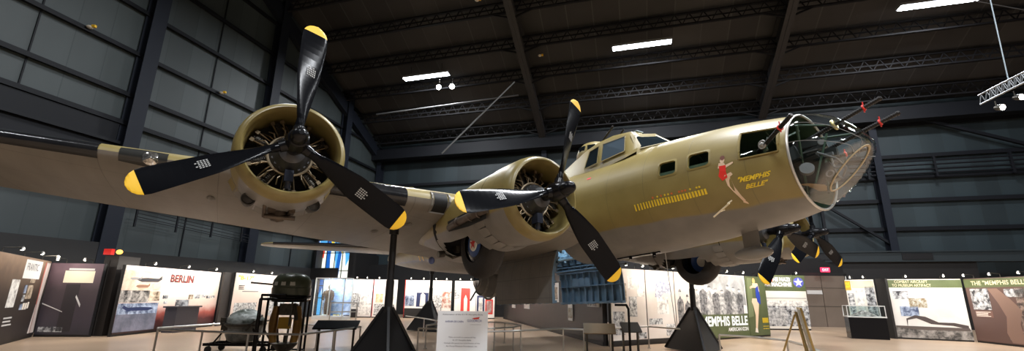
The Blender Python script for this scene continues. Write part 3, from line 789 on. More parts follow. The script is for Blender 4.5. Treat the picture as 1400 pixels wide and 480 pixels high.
by.box((7.9,.96,-.25),(2.5,.03,1.0)); by.box((7.9,-.96,-.25),(2.5,.03,1.0))
by.build('bay_lining', BAYGREY, plane)
by = MB()
for y in (-.8,-.12,.12,.8):
    for x in (6.75,7.3,7.9,8.5,9.05): by.box((x,y,-.35),(.05,.04,1.15))
    for z in (-.85,-.55,-.25,0,.15): by.box((7.9,y,z),(2.4,.03,.04))
by.box((7.9,0,-.96),(2.5,.24,.05))
for x in (6.9,7.6,8.4): by.cyl((x,-.8,-.1),(x,.8,-.5),.03)
by.build('bomb_rack', BAYGREY, plane)
# ball turret
bt = MB(); bt.ball((11.6,0,-1.30), (.62,.56,.55), 32, 20); bl = bt.build('ball_turret', GREYOUT, plane)
bt = MB(); bt.torus((11.6,.05,-1.30), (0,1,0), .60, .035, 40, 8); bt.torus((11.6,.34,-1.30), (0,1,0), .47, .03, 40, 8); bt.torus((11.6,.50,-1.30), (0,1,0), .25, .03, 30, 8)
for a_ in (0,1,2,3,4,5): bt.bar((11.6+.6*cos(a_), .1, -1.3+.56*sin(a_)), (11.6+.25*cos(a_), .52, -1.3+.25*sin(a_)), .03)
bt.build('turret_ring', STEEL, bl)
bt = MB(); bt.lathe([(0,.0),(-.02,.22)], (11.6,.565,-1.30), (11.6,2,-1.30), 24); bt.build('turret_sight_window', DARKGLASS, bl)
for y in (.30,-.30):
    bt = MB(); bt.cyl((11.7,y,-1.35),(11.9,y+.3*(1 if y>0 else -1),-1.95),.03,n=10); bt.build('turret_gun', GUN, bl)
# ================================================================== SUPPORTS
def jack_stand(top, base, apex, label, R0=.95, rot=0.):
    e = empty('jack_stand', (base.x, base.y, 0)); tag(e, label, 'jack stand', 'jack stands under the aircraft')
    p = MB(); p.cyl((0,0,apex-.2), (0,0,top), .07, n=18); p.cyl((0,0,top-.12), (0,0,top+.02), .10, n=18); p.cyl((0,0,apex-.1),(0,0,apex+.55),.085,n=18); p.build('post', STANDBLK, e)
    g = MB()
    for k in range(3):
        a0 = rot+2*PI*k/3; a1 = rot+2*PI*(k+1)/3
        P = [(R0*cos(a0), R0*sin(a0), .02), (R0*cos(a1), R0*sin(a1), .02), (.09*cos(a1), .09*sin(a1), apex), (.09*cos(a0), .09*sin(a0), apex)]
        g.add(P, [(0,1,2,3)])
    g.add([(R0*cos(rot+2*PI*k/3), R0*sin(rot+2*PI*k/3), .02) for k in range(3)], [(0,1,2)])
    g.build('tripod_base', STANDBLK, e, smooth=False)
    f = MB()
    for k in range(3):
        a0 = rot+2*PI*k/3; f.bar((R0*cos(a0), R0*sin(a0), .04), (.1*cos(a0), .1*sin(a0), apex), .05)
    f.build('edge_rib', STANDBLK, e)
    return e
def acw(x, y, z): return OA + MA @ Vector((x, y, z))
def wing_jack(x, y, sg): 
    # contact point on the lower skin
    le, z = wle(y); te = wte(y); s = (x-le)/(te-le); return acw(*foil(y, sg, s, 1))
j = wing_jack(7.55, 4.75, 1); jack_stand(j.z-.02, j, 1.25, 'black jack stand under the near wing between the two near propellers', rot=rad(-70))
j = wing_jack(6.75, 4.35, -1); jack_stand(j.z-.02, j, 1.25, 'black jack stand under the far wing in front of the crew photo wall', rot=rad(-100))
j = acw(16.7, 0, fz(16.7)-fr(16.7)); jack_stand(j.z-.02, j, 1.25, 'black jack stand under the rear fuselage, farthest of the stands', rot=rad(-60))
# ================================================================== HALL
FLOORM = mat('floor_concrete', (.37,.26,.175), .30, var=(.46,.33,.225), scale=.5, detail=8, spec=.5)
f = MB(); f.grid([[bw(-23,-12,0), bw(45,-12,0)], [bw(-23,34,0), bw(45,34,0)]], closed=False); struct(f.build('floor', FLOORM, smooth=False))
SIDING = lined('siding_paint', (.070,.092,.094), (.095,.122,.122), (.035,.045,.05), px=0, py=0, pz=0, w=.02, rough=.55) if False else None
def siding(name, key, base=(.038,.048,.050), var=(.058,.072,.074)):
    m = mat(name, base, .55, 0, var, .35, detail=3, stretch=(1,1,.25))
    nt = m.node_tree; b = nt.nodes['Principled BSDF']; tc = nt.nodes.new('ShaderNodeTexCoord'); sp = nt.nodes.new('ShaderNodeSeparateXYZ'); nt.links.new(tc.outputs['Object'], sp.inputs[0])
    src = b.inputs['Base Color'].links[0].from_socket
    # big sheets with slightly different shade, and their laps
    fl_ = math_node(nt, 'FLOOR', math_node(nt, 'DIVIDE', sp.outputs[key], 1.15)); wn = nt.nodes.new('ShaderNodeTexWhiteNoise'); wn.noise_dimensions = '1D'; nt.links.new(fl_, wn.inputs['W'])
    br = nt.nodes.new('ShaderNodeHueSaturation'); nt.links.new(src, br.inputs['Color']); nt.links.new(math_node(nt, 'ADD', math_node(nt, 'MULTIPLY', wn.outputs['Value'], .35), .82), br.inputs['Value'])
    ln = math_node(nt, 'LESS_THAN', math_node(nt, 'PINGPONG', sp.outputs[key], .575), .02)
    mx = nt.nodes.new('ShaderNodeMix'); mx.data_type = 'RGBA'; nt.links.new(math_node(nt, 'MULTIPLY', ln, .5), mx.inputs['Factor']); nt.links.new(br.outputs[0], mx.inputs[6]); mx.inputs[7].default_value = (.02,.03,.032,1)
    nt.links.new(mx.outputs[2], b.inputs['Base Color']); return m
hall = empty('hall_axes'); 
bpy.data.objects.remove(hall)
def hobj(mb, name, m, kind=True, parent=None, smooth=False):
    """mesh given in building coordinates (s, a, z)"""
    o = mb.build(name, m, parent, smooth=smooth)
    if parent is None: o.rotation_euler = (0,0,-TH)
    if kind and parent is None: struct(o)
    return o
WLS = -21.4; AF = 32.6
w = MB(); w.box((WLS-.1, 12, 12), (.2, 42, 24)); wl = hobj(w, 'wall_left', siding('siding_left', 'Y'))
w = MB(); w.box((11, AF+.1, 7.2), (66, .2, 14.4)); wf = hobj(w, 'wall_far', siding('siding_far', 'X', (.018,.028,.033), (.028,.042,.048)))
# girts and columns of the left (end) wall
g = MB()
for z in (5.3, 8.7, 10.0, 12.0, 14.1, 16.2, 18.3): g.box((WLS+.1, 12, z), (.16, 42, .18)); g.box((WLS+.22, 12, z-.10), (.05, 42, .05))
hobj(g, 'trim_1', GIRT)
for i, a in enumerate((5.2, 12.85, 19.9, 27.2)):
    g = MB(); g.box((WLS+.35, a, 10), (.5, .05, 20)); g.box((WLS+.60, a, 10), (.04, .62, 20)); g.box((WLS+.12, a, 10), (.04, .62, 20)); hobj(g, 'trim_%d' % (2+i), COLUMN)
g = MB()
for a in (9.2, 16.3, 23.5): g.bar((WLS+.03,a,0),(WLS+.03,a,20),.05)
hobj(g, 'trim_6', GIRT)
# diagonal dark braces low on the left wall
g = MB(); g.bar((WLS+.3,2,6.9),(WLS+.3,12.6,7.2),.35); g.bar((WLS+.3,2,7.6),(WLS+.3,12.6,7.7),.12); g.bar((WLS+.4,2,5.9),(WLS+.4,12.6,6.2),.2); g.box((WLS+.12,2.5,7.1),(.1,20,2.9)); hobj(g, 'trim_7', GIRT)
# black lower wall band
BLKWALL = mat('black_partition', (.011,.010,.010), .55)
g = MB(); g.box((WLS+.55, 3, 1.7), (.1, 20, 3.4)); g.box((WLS+.75, 20, 1.55),(.1,14,3.1)); g.box((WLS+.75,29,2.3),(.1,8,4.6)); hobj(g, 'trim_8', BLKWALL)
g = MB()
for z in (4.4, 4.55, 4.7, 4.3): g.cyl((WLS+.7,13.6,z+.25),(WLS+.7,19.6,z-.1),.018,n=6)
for a in (13.6,15.4,17.2,19): g.bar((WLS+.7,a,4.2),(WLS+.7,a,5.0),.07)
hobj(g, 'trim_9', GIRT)
# far wall structure
g = MB()
for z in (5.9, 7.7, 9.2, 10.6, 12.75): g.box((11, AF-.1, z), (66, .2, .14)); g.box((11, AF-.22, z), (66, .04, .24))
hobj(g, 'trim_10', GIRT)
for i, s in enumerate((-21, -6.3, 9.1, 15.6, 24.3, 31)):
    g = MB(); g.box((s, AF-.35, 6.4), (.06, .5, 12.8)); g.box((s, AF-.62, 6.4), (.42, .05, 12.8)); g.box((s, AF-.1, 6.4), (.42, .05, 12.8)); hobj(g, 'trim_%d' % (11+i), COLUMN)
g = MB()
for z in (9.9, 9.6, 9.35, 10.15): g.cyl((14,AF-.5,z),(40,AF-.5,z),.05,n=8)
for s in (15,18.6,22.4,27): g.bar((s,AF-.5,9.1),(s,AF-.5,10.4),.12)
g.bar((11.0,AF-.4,8.6),(15.6,AF-.4,4.9),.14); g.bar((24.3,AF-.5,10.4),(18.5,AF-.5,12.9),.18); g.bar((24.3,AF-.5,10.0),(28,AF-.5,12.9),.18); g.bar((12.1,AF-.4,4.5),(12.1,AF-.4,12.6),.16)
hobj(g, 'trim_17', GIRT)
for n_, (s, z) in enumerate(((17.9,12.2),(16.1,10.7),(19.2,9.6),(22.3,9.6))): pass
# upper dark band under the roof of the far wall
g = MB(); g.box((11, AF-.9, 13.2), (66, .7, .9)); hobj(g, 'trim_18', GIRT)
# low black partition along the far wall
g = MB(); g.box((-1.5, AF-1.3, 1.9), (41, .12, 3.8)); hobj(g, 'trim_19', BLKWALL)
# roof: deck, ribs, open-web purlins
def zr(a): return 13.0+.455*(AF-a) if a > 8 else 13.0+.455*(AF-8)-.3*(8-a)
ROOFM = mat('roof_deck', (.024,.0225,.022), .7, 0, (.036,.034,.033), .3, detail=4)
nt = ROOFM.node_tree; b_ = nt.nodes['Principled BSDF']; tc = nt.nodes.new('ShaderNodeTexCoord'); sp = nt.nodes.new('ShaderNodeSeparateXYZ'); nt.links.new(tc.outputs['Object'], sp.inputs[0])
src = b_.inputs['Base Color'].links[0].from_socket
ln = math_node(nt, 'LESS_THAN', math_node(nt, 'PINGPONG', sp.outputs['X'], .8), .035)
wn = nt.nodes.new('ShaderNodeTexWhiteNoise'); wn.noise_dimensions = '1D'; nt.links.new(math_node(nt, 'FLOOR', math_node(nt, 'DIVIDE', sp.outputs['X'], 1.6)), wn.inputs['W'])
hs = nt.nodes.new('ShaderNodeHueSaturation'); nt.links.new(src, hs.inputs['Color']); nt.links.new(math_node(nt, 'ADD', math_node(nt, 'MULTIPLY', wn.outputs['Value'], .5), .75), hs.inputs['Value'])
mx = nt.nodes.new('ShaderNodeMix'); mx.data_type = 'RGBA'; nt.links.new(ln, mx.inputs['Factor']); nt.links.new(hs.outputs[0], mx.inputs[6]); mx.inputs[7].default_value = (.05,.048,.047,1); nt.links.new(mx.outputs[2], b_.inputs['Base Color'])
r = MB(); r.grid([[(WLS-.3, a, zr(a)+1.5), (45, a, zr(a)+1.5)] for a in (AF+.3, 26, 20, 14, 8, 0, -12)], closed=False); r.grid([[(WLS-.3, a, zr(a)+1.7), (45, a, zr(a)+1.7)] for a in (AF+.3, 26, 20, 14, 8, 0, -12)], closed=False)
ceil = hobj(r, 'ceiling', ROOFM)
for s in (-6.3, 9.1, 24.5, 39):
    r = MB()
    for a0, a1 in ((AF, 8), (8, -11)):
        p, q = Vector((s, a0, zr(a0))), Vector((s, a1, zr(a1)))
        r.bar(p, q, .50, .05, up=(0,0,1)); r.bar(p+Vector((0,0,1.3)), q+Vector((0,0,1.3)), .50, .05); r.bar(p+Vector((0,0,.65)), q+Vector((0,0,.65)), .05, 1.3)
        r.bar(p+Vector((.24,0,.3)), q+Vector((.24,0,.3)), .04, .2)
    # knee braces
    o = r.build('rib', RIBSTEEL, ceil, smooth=False)
r = MB(); p, q = Vector((WLS+.3, AF, zr(AF)+.1)), Vector((WLS+.3, 8, zr(8)+.1)); r.bar(p, q, .35, .9); r.build('rib', COLUMN, ceil, smooth=False)
for k in range(12):
    a = 31.3-2.28*k; z = zr(a)+.55
    if a < 8.5: z = zr(a)+.5
    r = MB(); r.box((11, a, z+.72), (66, .16, .09)); r.box((11, a, z), (66, .16, .09)); r.box((11,a,z+.36),(66,.01,.10))
    n = 82
    for i in range(n):
        s0 = WLS+i*66/n; s1 = s0+66/n/2; s2 = s0+66/n
        r.bar((s0, a, z), (s1, a, z+.72), .05); r.bar((s1, a, z+.72), (s2, a, z), .05)
    for s in (-6.3, 9.1, 24.5):
        r.bar((s-1.3, a, z), (s, a, zr(a)+.1), .09); r.bar((s+1.3, a, z), (s, a, zr(a)+.1), .09)
    r.build('purlin', JOIST, ceil, smooth=False)
# raking cable rods under the roof
r = MB(); r.cyl((-7.0,25.5,15.4),(-11.3,24.0,10.2),.05,n=8); r.build('brace_rod', mat('rod_pale', (.25,.25,.25), .3, .6), ceil)
r = MB(); r.cyl((-18,26.5,14.6),(-7,26.5,14.9),.06,n=8); r.cyl((2.5,15.6,15.0),(22,23,12.7),.02,n=6); r.build('brace_rod', mat('rod_pale2', (.10,.10,.10), .4, .4), ceil)

# ducts on the far wall ledge
dk = empty('ledge_duct', bw(19.5, AF-1.1, 0), -TH); tag(dk, 'long dark teal air duct running along the wall above the door and right-hand panels', 'duct')
g = MB(); g.box((0,0,4.05), (22,.9,.55)); g.box((0,-.5,4.38),(22,.12,.06)); g.build('duct_body', mat('duct_teal', (.022,.030,.034), .5), dk, smooth=False)
for x in (-7.9, -3.35, 3.0, 7.5):
    g = MB(); g.box((x,-.47,4.08),(1.5,.04,.36)); g.build('vent_grille', mat('vent_black', (.008,.008,.009), .5), dk, smooth=False)

# ------------------------------------------------------------------ ceiling lights
led_places = [(-13.4,25.2,'left-hand long bright ceiling light beyond the near propeller'), (1.2,24.8,'middle long bright ceiling light above the cockpit'), (15.9,24.5,'right-hand long bright ceiling light at the top edge of the photo')]
first = None
GL = 'long bright ceiling lights'
for i, (s, a, lab) in enumerate(led_places):
    p = bw(s, a, 16.45)
    if first is None:
        e = empty('ceiling_light', p, -TH); m_ = MB(); m_.box((0,0,.10), (3.5,.50,.14)); m_.build('housing', mat('housing_grey', (.2,.2,.2), .5), e, smooth=False)
        m_ = MB(); m_.box((0,0,0), (3.4,.40,.05)); m_.build('diffuser', LEDM, e, smooth=False)
        m_ = MB()
        for x in (-1.2, 1.2): m_.cyl((x,0,.1),(x,0,.9),.015,n=6)
        m_.build('hanger', DARKSTEEL, e); first = e
    else: e = copy_tree(first); e.location = p
    tag(e, lab, 'ceiling light', GL)
def area(loc, tgt, sx, sy, power, col=(1,1,1), spread=180):
    l = bpy.data.lights.new('area', 'AREA'); l.shape = 'RECTANGLE'; l.size = sx; l.size_y = sy; l.energy = power; l.color = col; l.spread = rad(spread)
    o = bpy.data.objects.new('lamp_light', l); C.objects.link(o); o.location = loc
    d = Vector(tgt)-Vector(loc); o.rotation_euler = d.to_track_quat('-Z', 'Y').to_euler(); return o
COOL = (.93,.96,1.0)
for s in (-13.4, 1.2, 15.9):
    for a in (25, ):
        p = bw(s, a, 16.35); area(p, p-Vector((0,0,1)), 2.8, .5, 900, COOL)
for s, a, pw in ((-12,11,500), (1.2,10,2300), (14,11,2600), (1.2,-4,1500), (13,-3,2200), (-12,-3,500)):
    p = bw(s, a, 16.0); area(p, p-Vector((0,0,1)), 2.8, .6, pw, COOL)
# small spot lights in the roof
sp_src = None
for i, (u, v, z, lab) in enumerate(((600,119,15.3,'small round roof spotlight, left of the pair under the left-hand long light'), (618,118,15.3,'small round roof spotlight, right of the pair under the left-hand long light'))):
    d = ray(u, v); p = Vector((0,0,H))+d*((z-H)/d.z)
    if sp_src is None:
        e = empty('roof_spotlight', p); m_ = MB(); m_.lathe([(0,.10),(.1,.16),(.32,.18)], (0,.25,.12), (0,-1,-.5), 16, cap=False); m_.cyl((0,.2,.1),(0,.2,.7),.02,n=6); m_.build('housing', DARKSTEEL, e)
        m_ = MB(); m_.lathe([(0,0),(.01,.17)], (0,-.02,-.02), (0,-1,-.5), 16); m_.build('lens', SPOTM, e); sp_src = e
    else: e = copy_tree(sp_src); e.location = p
    tag(e, lab, 'spotlight', 'roof spotlights')
# small smoke detectors / markers on the purlins
md = None
for i, (u, v, lab) in enumerate(((652,0,'small pale ceiling fitting at the top edge left of the big rib'),(763,99,'small pale fitting on a roof purlin right of the big rib'),(812,92,'small pale roof fitting below the middle long light, left one of two'),(858,86,'small pale fitting on a roof purlin just below the middle long light'),(738,76,'small pale fitting hanging beside the big rib'),(123,37,'small yellow tag on the left wall, upper one'),(303,127,'small yellow tag on the left wall beside the near propeller'))):
    d = ray(u, v)
    if u < 400:
        o_ = Vector((0,0,H)); t = (WLS+.3-B.dot(o_))/B.dot(d); p = o_+d*t
    else: t = 15.6/d.z*1.0; p = Vector((0,0,H))+d*t
    if md is None:
        e = empty('wall_fitting', p); m_ = MB(); m_.ball((0,0,0), (.12,.12,.07), 12, 8); m_.build('cover', mat('fitting_pale', (.6,.55,.45), .4), e)
        m_ = MB(); m_.box((.16,0,.04),(.14,.10,.10)); m_.build('yellow_label', YELLOW, e, smooth=False); md = e
    else: e = copy_tree(md); e.location = p
    tag(e, lab, 'fitting', 'small fittings high in the hall')

# lighting truss at the right edge
tr = empty('lighting_truss', atY(1353,136,9.)); tag(tr, 'silver lighting truss hanging at the right edge of the photo', 'truss')
p0 = Vector((0,0,0)); p1 = atY(1440,93,8.2)-atY(1353,136,9.); dz = Vector((0,0,.22)); dy = Vector((.06,.26,0))
m_ = MB()
for off in (Vector((0,0,0)), dz, dy, dz+dy): m_.cyl(p0+off, p1+off, .018, n=8)
nn = 10
for k in range(nn):
    a = p0+(p1-p0)*k/nn; b = p0+(p1-p0)*(k+.5)/nn; c = p0+(p1-p0)*(k+1)/nn
    m_.cyl(a, b+dz, .009, n=6); m_.cyl(b+dz, c, .009, n=6); m_.cyl(a+dy, b+dz+dy, .009, n=6); m_.cyl(b+dz+dy, c+dy, .009, n=6); m_.cyl(b+dz, b+dz+dy, .009, n=6)
m_.build('frame', mat('truss_grey', (.20,.21,.22), .4, .5), tr)
cb = MB(); cb.cyl((0,0,0), tuple(atY(1345,-40,8.9)-atY(1381,120,8.9)), .012, n=6); c_ = cb.build('suspension_cable', mat('cable_pale', (.25,.3,.33), .4, .3)); c_.location = atY(1381,120,8.9); tag(c_, 'thin steel cable holding up the lighting truss', 'cable')
st_ = None
for (u, v, lab) in ((1370,147,'round white spotlight on the truss, left one'), (1396,133,'round white spotlight on the truss, at the photo edge')):
    p = atY(u, v, 8.8)
    if st_ is None:
        e = empty('truss_spotlight', p); m_ = MB(); m_.lathe([(0,.03),(.05,.06),(.16,.075)], (0,.14,.05), (0,-1,-.3), 16, cap=False); m_.cyl((0,.1,.05),(0,.1,.2),.012,n=6); m_.build('housing', DARKSTEEL, e)
        m_ = MB(); m_.lathe([(0,0),(.005,.062)], (0,-.01,-.0), (0,-1,-.3), 16); m_.build('lens', SPOTM, e); st_ = e
    else: e = copy_tree(st_); e.location = p
    tag(e, lab, 'spotlight', 'spotlights on the truss')
# ================================================================== EXHIBIT PANELS
def photo_mat(name, dark, light, scale=6., lo=.40, hi=.62, rough=.5, stretch=(1,1,1), wob=.25):
    m = mat(name, dark, rough, 0, light, scale, detail=7, stretch=stretch)
    for n in m.node_tree.nodes:
        if n.type == 'VALTORGB': n.color_ramp.elements[0].position = lo; n.color_ramp.elements[1].position = hi
        if n.type == 'TEX_NOISE': n.inputs['Distortion'].default_value = wob; n.inputs['Roughness'].default_value = .65
    return m
def grad_mat(name, stops, axis='Z', h=2.44, noise=.25, nscale=3., dark=None):
    """printed artwork with a vertical colour change"""
    m = bpy.data.materials.new(name); m.use_nodes = True; nt = m.node_tree; b = nt.nodes['Principled BSDF']; b.inputs['Roughness'].default_value = .5
    tc = nt.nodes.new('ShaderNodeTexCoord'); sp = nt.nodes.new('ShaderNodeSeparateXYZ'); nt.links.new(tc.outputs['Object'], sp.inputs[0])
    nz = nt.nodes.new('ShaderNodeTexNoise'); nz.inputs['Scale'].default_value = nscale; nz.inputs['Detail'].default_value = 6; nt.links.new(tc.outputs['Object'], nz.inputs['Vector'])
    f = math_node(nt, 'ADD', math_node(nt, 'DIVIDE', sp.outputs[axis], h), math_node(nt, 'MULTIPLY', math_node(nt, 'SUBTRACT', nz.outputs['Fac'], .5), noise))
    r = nt.nodes.new('ShaderNodeValToRGB'); el = r.color_ramp.elements
    el[0].position = stops[0][0]; el[0].color = (*stops[0][1], 1); el[1].position = stops[-1][0]; el[1].color = (*stops[-1][1], 1)
    for p, c in stops[1:-1]: e = el.new(p); e.color = (*c, 1)
    nt.links.new(f, r.inputs['Fac']); nt.links.new(r.outputs['Color'], b.inputs['Base Color']); MATS[name] = m; return m
BW = photo_mat('print_bw', (.03,.03,.035), (.7,.7,.7), 5.)
BWF = photo_mat('print_bw_fine', (.08,.08,.085), (.75,.74,.72), 9., .38, .6)
SEP = photo_mat('print_sepia', (.10,.06,.03), (.72,.60,.45), 4.)
BLUEPH = photo_mat('print_blue', (.04,.06,.12), (.45,.52,.65), 4.)
COLPH = photo_mat('print_colour', (.20,.13,.05), (.55,.56,.50), 7.)
PALEPH = photo_mat('print_pale', (.35,.33,.31), (.85,.82,.77), 5., .35, .55)
CREAM = mat('print_cream', (.78,.70,.60), .5, var=(.84,.78,.70), scale=1.5)
WHITEB = mat('print_white', (.82,.80,.76), .5)
PALEGREY = mat('print_pale_grey', (.60,.58,.55), .5)
TEXTG = mat('print_text_grey', (.25,.24,.24), .6)
TEXTB = mat('print_text_black', (.03,.03,.035), .6)
ODG = mat('print_olive', (.075,.095,.035), .5, var=(.10,.12,.05), scale=2)
ODB = mat('print_brown', (.10,.055,.045), .5)
NAVY = mat('print_navy', (.02,.03,.09), .5)
TEXTW = mat('print_text_white', (.85,.86,.84), .5)
EDGE = mat('panel_edge_black', (.014,.013,.013), .5)

def panel(p0, p1, hgt, name, label, cat, face, z0=.06, thick=.10, group=None):
    """upright board from floor point p0 (left as seen) to p1; returns (thing, width, placer)"""
    d = Vector((p1.x-p0.x, p1.y-p0.y, 0)); W_ = d.length; rz = math.atan2(d.y, d.x)
    e = empty(name, (p0.x, p0.y, 0), rz); tag(e, label, cat, group)
    b = MB(); b.box((W_/2, thick/2+.02, hgt/2), (W_, thick, hgt)); b.build('board', EDGE, e, smooth=False)
    b = MB(); b.box((W_/2, .01, (hgt+z0)/2), (W_-.03, .02, hgt-z0-.02)); b.build('print', face, e, smooth=False)
    def rect(u0, v0, u1, v1, m, nm='photo', dep=.004, lab=None):
        q = MB(); q.box(((u0+u1)/2*W_, -dep/2-.001, z0+(v0+v1)/2*(hgt-z0)), ((u1-u0)*W_, dep, (v1-v0)*(hgt-z0))); return q.build(nm, m, e, smooth=False, label=lab)
    def poly(P, m, nm='printed_shape', dep=.006):
        q = MB(); q.prism([(a*W_, z0+b*(hgt-z0)) for a, b in P], lambda a, b, t: (a, -dep+t, b), dep-.001); return q.build(nm, m, e, smooth=False)
    def txt(s, u0, v0, u1, v1, m, bold=.02, nm='lettering', dep=.008):
        vs, fc = text_mesh(s, (u1-u0)*W_, (v1-v0)*(hgt-z0), bold); q = MB(); q.add([(a+u0*W_, -dep, b+z0+v0*(hgt-z0)) for a, b in vs], fc); return q.build(nm, m, e, smooth=False)
    def lines(u0, v0, u1, v1, n, m=TEXTG, nm='caption_text'):
        q = MB(); rr = random.Random(int(u0*1000+v0*77+n))
        for k in range(n):
            v = v1-(v1-v0)*(k+.5)/n; w_ = (u1-u0)*(.75+.25*rr.random())
            q.box(((u0+w_/2)*W_, -.006, z0+v*(hgt-z0)), (w_*W_, .003, (v1-v0)/n*.45*(hgt-z0)))
        return q.build(nm, m, e, smooth=False)
    # small track lamps along the top edge
    return e, W_, rect, poly, txt, lines
lamp_src = None
def panel_lamps(p0, p1, hgt, n, where, power=60, col=(1,.93,.84), out=.75):
    global lamp_src
    d = Vector((p1.x-p0.x, p1.y-p0.y, 0)); W_ = d.length; d.normalize(); nrm = Vector((d.y, -d.x, 0)); rz = math.atan2(d.y, d.x)
    for k in range(n):
        q = Vector((p0.x, p0.y, 0))+d*W_*(k+.5)/n
        if lamp_src is None:
            e = empty('display_lamp', (0,0,0)); m_ = MB(); m_.tube([(0,.05,0),(0,.05,.12),(0,-.28,.15)], .010, 6); m_.build('arm', DARKSTEEL, e)
            m_ = MB(); m_.lathe([(0,.02),(.03,.045),(.10,.055)], (0,-.30,.17), (0,-.28,-1), 12, cap=False); m_.build('shade', STEEL, e)
            m_ = MB(); m_.ball((0,-.30,.09), (.045,.045,.03), 12, 8); m_.build('bulb', TRACKM, e); lamp_src = e; c = e
        else: c = copy_tree(lamp_src)
        c.location = (q.x, q.y, hgt); c.rotation_euler = (0,0,rz)
        tag(c, 'small display lamp above '+where, 'display lamp', 'display lamps along '+where)
    mid = Vector((p0.x, p0.y, 0))+d*W_/2+nrm*out; mid.z = hgt+.35
    tg_ = Vector((p0.x, p0.y, 0))+d*W_/2; tg_.z = hgt*.45
    l = area(mid, tg_, W_*.92, .12, power*W_, col, 150)
    # keep the long side of the strip parallel to the board
    zax = (mid-tg_).normalized(); xax = d; yax = zax.cross(xax).normalized(); xax = yax.cross(zax)
    l.rotation_euler = Matrix((xax, yax, zax)).transposed().to_euler()

PW = 12.
# --- left group
a0, a1 = fl(-40,480), fl(45,458)
f_pt = Vector((-12.6, 10.6, 0)); c_pt = Vector((-15.6, 14.95, 0)); r_pt = Vector((-13.95, 15.12, 0))
NIGHT = grad_mat('night_print', [(0,(.012,.010,.010)),(.12,(.03,.022,.02)),(.5,(.035,.024,.018)),(.8,(.12,.075,.05)),(1,(.30,.20,.13))], noise=.2)
e, W_, rect, poly, txt, lines = panel(f_pt, c_pt, 2.44, 'exhibit_panel', 'dark night-photo display panel headed FRANTIC at the far left edge', 'display panel', NIGHT)
rect(.52,.74,.82,.97,WHITEB,'heading_card'); txt('FRANTIC', .55,.84,.76,.93, TEXTG, .02); 
rect(.38,.40,.50,.72,PALEPH); rect(.655,.49,.755,.66,SEP); rect(.60,.56,.645,.66,BLUEPH); rect(.60,.46,.645,.54,BW); rect(.60,.36,.645,.43,BLUEPH); rect(.67,.69,.76,.74,SEP); rect(.65,.36,.68,.44,CREAM); rect(.69,.36,.72,.44,CREAM); rect(.73,.37,.755,.45,CREAM)
poly([(.87,.04),(.98,.04),(.955,.4),(.985,.97),(.91,.97),(.90,.5)], mat('beam_white', (.72,.62,.58), .5)); poly([(.90,.04),(.915,.04),(.905,.5),(.90,.97),(.885,.97)], mat('beam_red', (.5,.13,.10), .5))
lines(.40,.18,.55,.3,3,PALEGREY)
panel_lamps(f_pt, c_pt, 2.44, 3, 'the far-left night panel', PW*.35)
DUSK = grad_mat('dusk_print', [(0,(.03,.028,.035)),(.2,(.05,.04,.05)),(.6,(.055,.040,.045)),(1,(.16,.10,.12))], noise=.2)
e, W_, rect, poly, txt, lines = panel(c_pt, r_pt, 2.40, 'exhibit_panel', 'dark purplish display panel with one cream card near its top', 'display panel', DUSK)
rect(.30,.72,.86,.89,mat('cream_card', (.80,.70,.52), .5),'text_card'); rect(.36,.90,.84,.925,PALEGREY,'heading_strip'); rect(.38,.05,.64,.70,mat('door_dark', (.03,.025,.027), .5),'printed_doorway'); poly([(.02,.42),(.42,.31),(.42,.32),(.02,.435)],PALEGREY); poly([(.60,.52),(.72,.38),(.72,.42),(.61,.55)],PALEGREY); rect(.06,.04,.50,.11,BW)
panel_lamps(c_pt, r_pt, 2.40, 2, 'the dark purplish panel', PW*.5)
# black pillar between, with red and amber beacons
bp0, bp1 = Vector((-13.93,15.25,0)), Vector((-13.35,15.2,0))
pb = MB(); pb.box((0,0,1.35),(.5,.9,2.7)); pb.box((-.05,-.46,1.3),(.03,.04,2.5)); o = pb.build('black_pillar', mat('pillar_brown', (.028,.023,.020), .5), smooth=False); o.location = (-14.05,15.9,0); tag(o, 'dark brown upright divider between the purplish panel and the BERLIN panel', 'divider')
e = empty('alarm_beacon', (-13.75,15.2,2.73)); tag(e, 'red fire alarm box with an amber light above the dark divider', 'alarm')
m_ = MB(); m_.box((-.22,0,.08),(.26,.14,.20)); m_.build('red_box', mat('alarm_red', (.55,.02,.02), .4, emit=(1,.05,.03), es=.25), e, smooth=False)
m_ = MB(); m_.ball((.14,0,.08),(.10,.08,.08),12,8); m_.build('amber_light', AMBERM, e)
# BERLIN panel
b0, b1 = Vector((-13.31,15.25,0)), Vector((-13.42,20.5,0))
BER = grad_mat('berlin_print', [(0,(.02,.015,.015)),(.16,(.07,.012,.012)),(.27,(.38,.09,.07)),(.40,(.72,.52,.44)),(.62,(.82,.72,.62)),(1,(.84,.76,.68))], noise=.12)
e, W_, rect, poly, txt, lines = panel(b0, b1, 2.38, 'exhibit_panel', 'display panel headed BERLIN with red-stained lower edge and aircraft pictures', 'display panel', BER)
rect(0,.63,.34,.93,photo_mat('sky_sepia',(.55,.38,.27),(.78,.62,.50),2.)); rect(.0,.45,.24,.63,photo_mat('bomb_bw',(.01,.01,.01),(.6,.55,.5),3.)); rect(.24,.47,.34,.62,SEP); rect(0,.28,.34,.44,BLUEPH); rect(0,.03,.34,.28,photo_mat('sea_grey',(.10,.105,.14),(.20,.20,.25),2.))
def aircraft_print(poly, cx, cy, w, m, flip=1, h=.05):
    poly([(cx-w/2*flip,cy-h*.2),(cx-w*.3*flip,cy-h*.6),(cx+w*.35*flip,cy-h*.5),(cx+w/2*flip,cy+h*.1),(cx+w*.48*flip,cy+h*.9),(cx+w*.36*flip,cy+h*.3),(cx-w*.1*flip,cy+h*.35),(cx-w*.42*flip,cy+h*.2)], m)
